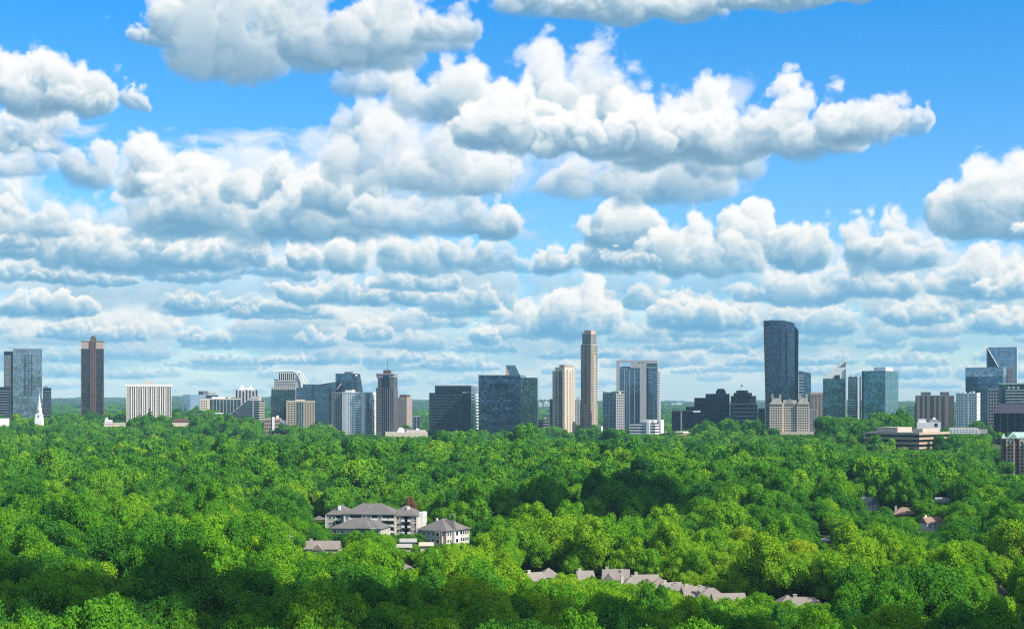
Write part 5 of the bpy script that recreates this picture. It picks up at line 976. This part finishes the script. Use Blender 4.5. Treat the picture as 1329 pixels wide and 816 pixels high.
def tri_mix(name, V, F, TV, T, mats, tri_mi=0, extra=None):
    """quads and triangles in one mesh"""
    me = bpy.data.meshes.new(name); nv = len(V); parts = [V, TV]; lo = [F.ravel(), (T+nv).ravel()]; sizes = [np.full(len(F), 4), np.full(len(T), 3)]; mi = [np.zeros(len(F), int), np.zeros(len(T), int)]
    if extra is not None: ev, ef = extra; base = nv+len(TV); parts.append(ev); lo.append((ef+base).ravel()); sizes.append(np.full(len(ef), 4)); mi.append(np.ones(len(ef), int))
    A = np.concatenate(parts).astype(np.float32); L = np.concatenate(lo).astype(np.int32); S = np.concatenate(sizes).astype(np.int32)
    me.vertices.add(len(A)); me.vertices.foreach_set('co', A.ravel()); me.loops.add(len(L)); me.loops.foreach_set('vertex_index', L); me.polygons.add(len(S))
    st = np.concatenate([[0], np.cumsum(S)[:-1]]).astype(np.int32); me.polygons.foreach_set('loop_start', st)
    for m in mats: me.materials.append(m)
    me.polygons.foreach_set('material_index', np.concatenate(mi).astype(np.int32)); me.update(calc_edges=True); return me
def trunk_mb(seed, lean=0):
    r = random.Random(seed); mb = MB(); a = Vector((0, 0, -.6)); p = Vector((r.uniform(-.3, .3), r.uniform(-.3, .3), 5)); q = Vector((r.uniform(-.6, .6), r.uniform(-.6, .6), 10.5))
    mb.tube(a, p, .42, .30, 7); mb.tube(p, q, .30, .14, 7)
    for i in range(5):
        t = i*1.26+r.random(); mb.tube(p+(q-p)*(i*.16), (math.cos(t)*3.6, math.sin(t)*3.6, 8.5+i*.8), .15, .05, 5)
    return mb
SHAPES = ['round', 'round', 'tall', 'open', 'round', 'tall', 'open', 'pine']
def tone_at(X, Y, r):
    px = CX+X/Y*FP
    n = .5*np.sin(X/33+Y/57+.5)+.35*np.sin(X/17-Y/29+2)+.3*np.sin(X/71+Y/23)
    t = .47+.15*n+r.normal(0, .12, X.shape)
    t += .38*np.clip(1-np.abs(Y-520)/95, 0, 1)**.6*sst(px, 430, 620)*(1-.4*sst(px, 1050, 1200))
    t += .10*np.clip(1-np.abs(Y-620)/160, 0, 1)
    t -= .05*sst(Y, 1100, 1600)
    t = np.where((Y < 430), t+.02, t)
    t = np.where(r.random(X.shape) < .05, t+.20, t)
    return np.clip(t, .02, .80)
def trees():
    r = np.random.default_rng(4)
    fol = foliage_mat(); bark = solid('bark', (.09, .07, .05), .9, .2, .8)
    # candidate points on jittered rows, spacing grows with distance
    X = []; Y = []
    y = 262.
    while y < 6200:
        s = 7.2 if y < 700 else 8.4 if y < 1500 else 10.5 if y < 2900 else 17. if y < 4200 else 24.
        half = .345*y+(130 if y < 3000 else 60)+s; n = int(2*half/s); xs = -half+(np.arange(n)+.5)*s
        X.append(xs+r.uniform(-.42, .42, n)*s); Y.append(y+r.uniform(-.42, .42, n)*s); y += s*.92
    X = np.concatenate(X); Y = np.concatenate(Y)
    G = ground(X, Y); far = Y > 2900
    sc_ = r.normal(1.0, .25, X.shape).clip(.5, 1.75)*np.where(Y < 700, .78, .90)*np.where(far, 1.45, 1)*np.where(Y > 4200, 1.3, 1)
    # taller ones stand out here and there
    sc_ = np.where((r.random(X.shape) < .08) & ~far, sc_*1.22, sc_)
    hz_ = sc_*np.where(far, .75, r.uniform(.92, 1.24, X.shape)*np.where(Y < 700, 1.14, 1.06)); ok = np.ones(X.shape, bool)
    # clearings: meadow before the dark wood, around the apartment houses
    def ell(cx, cy, rx, ry): return ((X-cx)/rx)**2+((Y-cy)/ry)**2 < 1
    ok &= ~ell(18, 700, 42, 42);
    wood = (np.abs(X-18) < 48) & (Y > 738) & (Y < 790); hz_ = np.where(wood, hz_*1.22, hz_); sc_ = np.where(wood, sc_*1.05, sc_)
    for ox, oy, c, n, w, d in FOOT:
        dx, dy = X-ox, Y-oy; lx_ = dx*c-dy*n; ly_ = dx*n+dy*c; m = 4.6
        ok &= ~((lx_ > -m) & (lx_ < w+m) & (ly_ > -m) & (ly_ < d+m))
    px = CX+X/Y*FP; rad = 6.6*sc_*FP/Y; topy = HY-(G+19.3*hz_-CAMZ)/Y*FP
    for x0, x1, y0, y1, D in KEEP+[(136, 163, 540, 551, 2240), (0, 12, 540, 546, 2140), (46, 56, 500, 543, 2040), (223, 246, 540, 551, 2340), (500, 556, 553, 563, 2370), (817, 860, 540, 561, 2320), (864, 897, 555, 563, 2270), (1190, 1283, 540, 561, 2070), (1122, 1234, 553, 580, 1555), (992, 1056, 553, 562, 2270), (1299, 1329, 560, 612, 1325), (1289, 1329, 520, 580, 1745), (720, 745, 555, 565, 2400), (343, 371, 540, 562, 2400), (444, 500, 550, 561, 2390), (1187, 1330, 540, 556, 2060)]:
        hit = (Y < D) & (px+rad*.95 > x0) & (px-rad*.95 < x1) & (topy < y1)
        want = (CAMZ-(y1+1-HY)/FP*Y-G)/19.3; f = np.where(hit, want/hz_, 1.)
        ok &= ~(hit & (f < .24)); sc_ = np.where(hit, sc_*np.clip(f, .3, 1)**.75, sc_); hz_ = np.where(hit, np.minimum(hz_, want), hz_)
        topy = HY-(G+19.3*hz_-CAMZ)/Y*FP; rad = 6.6*sc_*FP/Y
    tone = tone_at(X, Y, r); tone = np.where(wood, tone-.15, tone); kind = r.choice(8, X.shape, p=[.17, .16, .14, .14, .14, .12, .09, .04]); rot = r.uniform(0, 6.283, X.shape)  # wood tone lowered: shade of the dark wood put into its leaf colour
    X, Y, G, sc_, hz_, px, topy, tone, kind, rot = [a[ok] for a in (X, Y, G, sc_, hz_, px, topy, tone, kind, rot)]
    # special trees seen singly: px, top y, distance, tone, scale, label
    spec = [(530, 634, 830, -.6, .62, 'rust-brown dead tree standing behind the apartment houses'), (1040, 690, 600, .98, 1.05, 'vivid yellow-green tree, brightest crown right of centre'), (968, 672, 640, .92, .95, 'yellowish rounded tree alone on the dark slope right of centre'),
            (92, 652, 660, .97, .8, 'small lemon-green tree amid the dark wood at far left'), (378, 700, 590, .93, .8, 'yellow-green bush-like tree beside the gabled cottage'), (790, 678, 735, -1.6, .62, 'pale grey-green blossoming tree at the edge of the dark wood'),
            (150, 738, 470, -1.6, .8, 'pale olive tree with dry top above the dark band at left'), (1130, 742, 520, .9, .9, 'golden-green tree on the bright slope at lower right')]
    me_near = []; me_far = []; proto = bpy.data.collections.new('forest_tree_kinds')
    for k, s in enumerate(SHAPES):
        V, F, TV, T = crown_mesh(100+k, 34 if s != 'pine' else 30, 520 if s != 'pine' else 300, .27, s); me_near.append(tri_mix('crown', V, F, TV, T, [fol]))
        V, F, TV, T = crown_mesh(200+k, 26 if s != 'pine' else 24, 150 if s != 'pine' else 90, .52, s)
        tb = trunk_mb(k); ev = np.array(tb.v); ef = np.array([f for f in tb.f if len(f) == 4])
        me = tri_mix('tree_kind', V, F, TV, T, [fol, bark], extra=(ev, ef)); o = bpy.data.objects.new('tree_kind_far_'+'abcdefgh'[k], me); proto.objects.link(o); o = bpy.data.objects.new('tree_kind_near_'+'abcdefgh'[k], me_near[k]); proto.objects.link(o)
    me_trunk = [trunk_mb(k).mesh('trunk', bark) for k in range(4)]
    # nearest trees that show in the frame are things of their own
    vis = (topy < 808) & (px > -14) & (px < 1343) & (Y > 300)
    order = np.argsort(np.where(vis, Y, 1e9))[:292]
    used = set(); 
    tw = lambda t: 'deep green' if t < .24 else 'dark green' if t < .36 else 'mid-green' if t < .48 else 'bright green' if t < .64 else 'yellow-green'
    sw = {'round': 'rounded', 'tall': 'narrow tall', 'open': 'spreading', 'pine': 'conical pine'}
    def mk(x, y, g, s, h, t, k, ro, lab, grp=None):
        nm = 'pine_tree' if SHAPES[k] == 'pine' else 'broadleaf_tree'
        e = empty(nm, (x, y, g), ro, lab, 'tree', grp); q = R.uniform(.84, 1.2); e.scale = (s*q, s/q, h)
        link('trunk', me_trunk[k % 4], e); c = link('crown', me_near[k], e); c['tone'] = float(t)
    for i in order:
        pc = (px[i])/1329*100; up = (816-topy[i])/816*100
        size = 'small' if sc_[i] < .85 else 'large' if sc_[i] > 1.15 else 'medium'
        a, b_ = max(0, round(pc)), round(up, 1)
        while (a, b_) in used: b_ = round(b_+.1, 1)
        used.add((a, b_))
        mk(X[i], Y[i], G[i], sc_[i], hz_[i], tone[i], kind[i], rot[i], f'{size} {tw(tone[i])} {sw[SHAPES[kind[i]]]} tree, top {a} percent across, {b_} percent up', 'trees nearest the camera')
    for (qx, qy, D, t, s, lab) in spec:
        x = zx(qx, D); g = gz(x, D); h = (zpx(qy, D)-g)/19.0
        near = (X-x)**2+(Y-D)**2 < 36; keepm = ~near
        sel = np.zeros(X.shape, bool); sel[order] = True
        sel[near] = True; order = np.nonzero(sel)[0]
        # neighbours in front must not cover it
        m = (Y < D) & (Y > D-90) & (np.abs(px-qx) < 24) & (topy < qy+22); m[order] = False
        hz_ = np.where(m, np.maximum((CAMZ-(qy+24-HY)/FP*Y-G)/19.3, hz_*.5), hz_)
        mk(x, D, g, s, max(h, .5), t, 0 if t > 0 else 3, 1., lab)
    rest = np.ones(X.shape, bool); rest[order] = False
    X, Y, G, sc_, hz_, tone, kind, rot = [a[rest] for a in (X, Y, G, sc_, hz_, tone, kind, rot)]
    print('forest trees', len(X))
    me = bpy.data.meshes.new('forest'); me.vertices.add(len(X)); me.vertices.foreach_set('co', np.stack([X, Y, G], 1).astype(np.float32).ravel())
    wide = r.uniform(.82, 1.22, X.shape)
    def attr(n, ty, a): at = me.attributes.new(n, ty, 'POINT'); at.data.foreach_set('vector' if ty == 'FLOAT_VECTOR' else 'value', a.ravel())
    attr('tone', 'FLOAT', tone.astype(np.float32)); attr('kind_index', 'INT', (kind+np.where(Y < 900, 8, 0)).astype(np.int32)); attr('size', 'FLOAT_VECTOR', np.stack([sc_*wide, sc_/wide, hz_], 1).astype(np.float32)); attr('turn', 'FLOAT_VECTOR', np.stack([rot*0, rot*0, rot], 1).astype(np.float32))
    o = bpy.data.objects.new('forest', me); COL.objects.link(o); tag(o, 'unbroken green broadleaf forest rolling from the foreground to the skyline', 'forest', kind='stuff')
    ng = bpy.data.node_groups.new('forest_scatter', 'GeometryNodeTree'); ng.interface.new_socket('Geometry', in_out='INPUT', socket_type='NodeSocketGeometry'); ng.interface.new_socket('Geometry', in_out='OUTPUT', socket_type='NodeSocketGeometry')
    N = ng.nodes; L = ng.links; gi = N.new('NodeGroupInput'); go = N.new('NodeGroupOutput'); ip = N.new('GeometryNodeInstanceOnPoints'); ci = N.new('GeometryNodeCollectionInfo')
    ci.inputs[0].default_value = proto; ci.inputs['Separate Children'].default_value = True; ci.inputs['Reset Children'].default_value = True
    def na(n, ty): a = N.new('GeometryNodeInputNamedAttribute'); a.data_type = ty; a.inputs[0].default_value = n; return a.outputs[0]
    L.new(gi.outputs[0], ip.inputs['Points']); L.new(ci.outputs[0], ip.inputs['Instance']); ip.inputs['Pick Instance'].default_value = True
    L.new(na('kind_index', 'INT'), ip.inputs['Instance Index']); L.new(na('size', 'FLOAT_VECTOR'), ip.inputs['Scale'])
    e2r = N.new('FunctionNodeEulerToRotation'); L.new(na('turn', 'FLOAT_VECTOR'), e2r.inputs[0]); L.new(e2r.outputs[0], ip.inputs['Rotation']); L.new(ip.outputs[0], go.inputs[0])
    md = o.modifiers.new('scatter', 'NODES'); md.node_group = ng
# ------------------------------------------------------------------ ground, far hills
def terrain():
    m, B, out = newmat('ground_cover'); P = B.n.new('ShaderNodeNewGeometry').outputs['Position']
    a = B.noise(P, .02, 4)[0]; c = B.noise(P, .35, 3)[0]; y = B.sep(P)[1]
    n3 = B.noise(B.v('MULTIPLY', P, (1, .45, 1)), .018, 5, .7)[0]
    col = B.mix(B.mr(a, .35, .65), (.030, .075, .018), (.055, .11, .025)); col = B.mix(B.mr(c, .4, .7, 0, .5), col, (.02, .045, .014))
    farc = B.mix(B.mr(n3, .38, .62), (.012, .040, .014), (.045, .10, .022)); col = B.mix(B.mr(y, 2600., 5200.), col, farc)
    bp = B.n.new('ShaderNodeBump'); B.put(bp.inputs['Strength'], 1.); B.put(bp.inputs['Distance'], 14.); B.put(bp.inputs['Height'], B.m('MULTIPLY', B.noise(P, .035, 5, .65)[0], B.mr(y, 2600., 6000.)))
    princ(B, out, col, 1., 0., bp.outputs[0], .1)
    def spacing(a, b, s): return list(np.arange(a, b, s))
    ys = [-2400, -2000, -1600, -1300]+spacing(-1050, 250, 60)+spacing(250, 3000, 20)+spacing(3000, 14800, 55)
    ys = np.array(ys, float); t = np.linspace(-1, 1, 421); XX = (np.sign(t)*(np.abs(t)**1.5))[None, :]*np.where(ys < 0, 6000, np.clip(ys*.55+1500, 2000, 8800))[:, None]; YY = np.broadcast_to(ys[:, None], XX.shape)
    Z = ground(XX, YY); rr = np.random.default_rng(3)
    rough = sst(YY, 4500, 7000); Z = Z+rough*(rr.normal(0, 3.2, Z.shape)+9)
    V = np.stack([XX, YY, Z], -1).reshape(-1, 3); n, k = XX.shape; i = np.arange((n-1)*k).reshape(n-1, k)[:, :-1].ravel()
    F = np.stack([i, i+1, i+k+1, i+k], 1); me = npmesh('ground', V, F, [m]); o = bpy.data.objects.new('ground', me); COL.objects.link(o); tag(o, kind='structure'); me.shade_smooth() if hasattr(me, 'shade_smooth') else None
    # meadow road in the clearing and drive by the apartment houses
    asph = solid('asphalt', (.05, .05, .052), .9); kerb = M['palegrey']
    def road(name, pts, w, mat, lift=.05):
        mb = MB(); vs = []
        for j, (x, y_) in enumerate(pts):
            a = Vector(pts[max(j-1, 0)]); c2 = Vector(pts[min(j+1, len(pts)-1)]); d = (c2-a).normalized(); nrm = Vector((-d.y, d.x))*w/2
            for sgn in (1, -1): q = Vector((x, y_))+nrm*sgn; vs.append((q.x, q.y, gz(q.x, q.y)+lift))
        mb.add(vs, [(2*j, 2*j+1, 2*j+3, 2*j+2) for j in range(len(pts)-1)]); return tag(mb.build(name, mat), kind='structure')
    road('road', [(-62+i*6, 672+8*math.sin(i*.35)) for i in range(24)], 6.5, asph, .25); road('path', [(-20+i*5, 712+4*math.sin(i*.5)) for i in range(15)], 1.8, M['cream'], .25)
def haze():
    m, B, out = newmat('haze'); v = B.n.new('ShaderNodeVolumePrincipled'); v.inputs['Density'].default_value = HAZE; v.inputs['Color'].default_value = (.42, .74, 1., 1); v.inputs['Anisotropy'].default_value = 0.
    B.l.new(v.outputs[0], out.inputs['Volume']); o = MB().box(-9300, 9300, -2700, 15200, -40, 232).build('haze', m); tag(o, 'thin blue summer haze over the whole valley', 'haze', kind='stuff')
def shade_clouds():
    """added cloud meshes, unseen overhead, placed so their shadows darken parts of the wood"""
    m = solid('shade_cloud_white', (.85, .85, .86), 1., .02); me = None
    for k, (tx, ty, rx, ry, alt) in enumerate(((-128, 390, 78, 30, 1150), (-45, 380, 62, 30, 1100), (36, 376, 60, 30, 1150), (96, 352, 44, 22, 1100), (22, 768, 56, 38, 1050))):
        t = alt/SUN.z; p = Vector((tx, ty, 0))+SUN*t
        bm = bmesh.new(); bmesh.ops.create_icosphere(bm, subdivisions=4, radius=1); rr = random.Random(k)
        ph = [rr.uniform(0, 6) for _ in range(6)]
        for v in bm.verts:
            c = v.co; f = 1+.13*math.sin(c.x*5+ph[0])*math.cos(c.y*4+ph[1])+.08*math.sin(c.x*11+ph[2]+c.y*9)+.05*math.sin(c.y*19+ph[3]+c.x*13)
            z = c.z*(.75 if c.z > 0 else .18)+.10*abs(math.sin(c.x*7+ph[4])*math.cos(c.y*6+ph[5]))*(1 if c.z > 0 else 0)
            v.co = (c.x*f*rx, c.y*f*ry, z*min(rx, ry)*.8)
        me = bpy.data.meshes.new('cloud'); bm.to_mesh(me); bm.free(); me.materials.append(m); me.shade_smooth()
        o = bpy.data.objects.new('cloud', me); COL.objects.link(o); o.location = p; tag(o, kind='structure')
# ------------------------------------------------------------------ sky
def world():
    w = bpy.data.worlds.new("World"); sc.world = w; w.use_nodes = True; nt = w.node_tree
    for n in list(nt.nodes): nt.nodes.remove(n)
    B = NB(nt); out = nt.nodes.new('ShaderNodeOutputWorld'); bg = nt.nodes.new('ShaderNodeBackground'); nt.links.new(bg.outputs[0], out.inputs[0]); bg.inputs[1].default_value = SKYS
    sky = nt.nodes.new('ShaderNodeTexSky'); sky.sky_type = 'NISHITA'; sky.sun_disc = False; sky.sun_elevation = math.asin(SUN.z); sky.sun_rotation = math.atan2(SUN.x, SUN.y)
    sky.air_density = 1.; sky.dust_density = .3; sky.ozone_density = 2.
    z = B.sep(nt.nodes.new('ShaderNodeTexCoord').outputs['Generated'])[2]
    tint = B.mix(B.mr(z, 0., .26), SKY_LO, SKY_HI)
    # above the clouded band the tint is brightened and whitened as added fill light
    tint = B.mix(B.mr(z, .30, .55), tint, SKY_FILL)
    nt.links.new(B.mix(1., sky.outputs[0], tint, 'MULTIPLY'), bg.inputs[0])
    sun = bpy.data.lights.new('sun', 'SUN'); sun.energy = SUNE; sun.angle = math.radians(.53); sun.color = (1., .95, .86); o = bpy.data.objects.new('sun', sun); COL.objects.link(o)
    o.rotation_euler = (-SUN).to_track_quat('-Z', 'Y').to_euler(); o.location = SUN*3000
def cloud_ring():
    """the clouded air: a ring of sky thirty kilometres out, cumulus computed as little density volumes"""
    gain = 1./2**EXPO
    m, B, out = newmat('clouded_sky'); ca = B.n.new('ShaderNodeAttribute'); ca.attribute_name = 'cloud'; e = B.n.new('ShaderNodeEmission'); t = B.n.new('ShaderNodeBsdfTransparent'); ms = B.n.new('ShaderNodeMixShader')
    B.put(e.inputs[0], ca.outputs['Color']); e.inputs[1].default_value = gain; B.l.new(ca.outputs['Alpha'], ms.inputs[0]); B.l.new(t.outputs[0], ms.inputs[1]); B.l.new(e.outputs[0], ms.inputs[2]); B.l.new(ms.outputs[0], out.inputs[0]); m.cycles.emission_sampling = 'NONE'
    Rr = 30000.; V = []; F = []; Cc = []; base = 0
    rng = np.random.default_rng(9); back = []
    for row, (e0, hw, h) in enumerate([(20, 60, 14), (45, 80, 22), (75, 100, 30), (110, 130, 44), (160, 170, 60), (230, 210, 90), (330, 260, 120)]):
        n = int(11300/(hw*2.0))
        for i in range(n):
            if rng.random() < .35: continue
            back.append((690+11186*(i+rng.random())/n, e0+rng.uniform(-10, 10), hw*rng.uniform(.6, 1.3), h*rng.uniform(.7, 1.3), rng.uniform(.85, 1.), int(rng.integers(1e6)), 1., .95, 1.))
    for (az0, az1, px, lay) in ((-690., 690., 1.3, layout()), (690., 2*math.pi*FP-690., 8., back)):
        S, A = sky_buffer(lay, az0, az1, -10., 640., px); nx, nz = S.shape; az = az0+np.arange(nx)*px; az[-1] = az1; el = -10.+np.arange(nz)*px
        E = np.broadcast_to(el, (nx, nz)); C = cloud_rgb(np.clip(S*1.10-.02, 0, 1.2), E)
        A = A*np.clip((640-E)/60., 0, 1)*np.clip((E+10)/12., 0, 1)
        a = (az/FP)[:, None]; P = np.stack([np.sin(a)*Rr+0*E, np.cos(a)*Rr+0*E, CAMZ+E/FP*Rr], -1)
        V.append(P.reshape(-1, 3)); Cc.append(np.concatenate([C, A[..., None]], -1).reshape(-1, 4)); i = (np.arange(nx-1)[:, None]*nz+np.arange(nz-1)[None, :]).ravel()+base
        F.append(np.stack([i, i+nz, i+nz+1, i+1], 1)); base += nx*nz
    V = np.concatenate(V); F = np.concatenate(F); Cc = np.concatenate(Cc).astype(np.float32)
    me = npmesh('sky', V, F, [m]); at = me.color_attributes.new('cloud', 'FLOAT_COLOR', 'POINT'); at.data.foreach_set('color', Cc.ravel())
    o = bpy.data.objects.new('sky', me); COL.objects.link(o); tag(o, kind='structure')
# ------------------------------------------------------------------ assemble
SUNE = 5.0; SKYS = .12; EXPO = .65; HAZE = 3.8e-5
SKY_LO = (.56, .70, .84); SKY_HI = (.10, .62, 1.02); SKY_FILL = (2.3, 1.65, 1.2)
mats(); skyline(); skyline2(); apartments(); suburb(); poles()
terrain(); trees(); shade_clouds(); world(); cloud_ring(); haze()
cd = bpy.data.cameras.new('camera'); cam = bpy.data.objects.new('camera', cd); COL.objects.link(cam); sc.camera = cam
cam.location = (0, 0, CAMZ); cam.rotation_euler = (math.pi/2, 0, 0); cd.sensor_width = 36; cd.lens = 36*FP/1329; cd.shift_y = (HY-408)/1329; cd.clip_start = 1; cd.clip_end = 60000
vs = sc.view_settings; vs.view_transform = 'Standard'; vs.look = 'None'; vs.gamma = 1; vs.exposure = EXPO; vs.use_curve_mapping = False
cy = sc.cycles; cy.max_bounces = 6; cy.diffuse_bounces = 2; cy.glossy_bounces = 3; cy.transmission_bounces = 2; cy.volume_bounces = 0; cy.transparent_max_bounces = 8; cy.use_denoising = False; cy.filter_width = 1.3; cy.sample_clamp_indirect = 4
cy.use_adaptive_sampling = True; cy.adaptive_threshold = .004
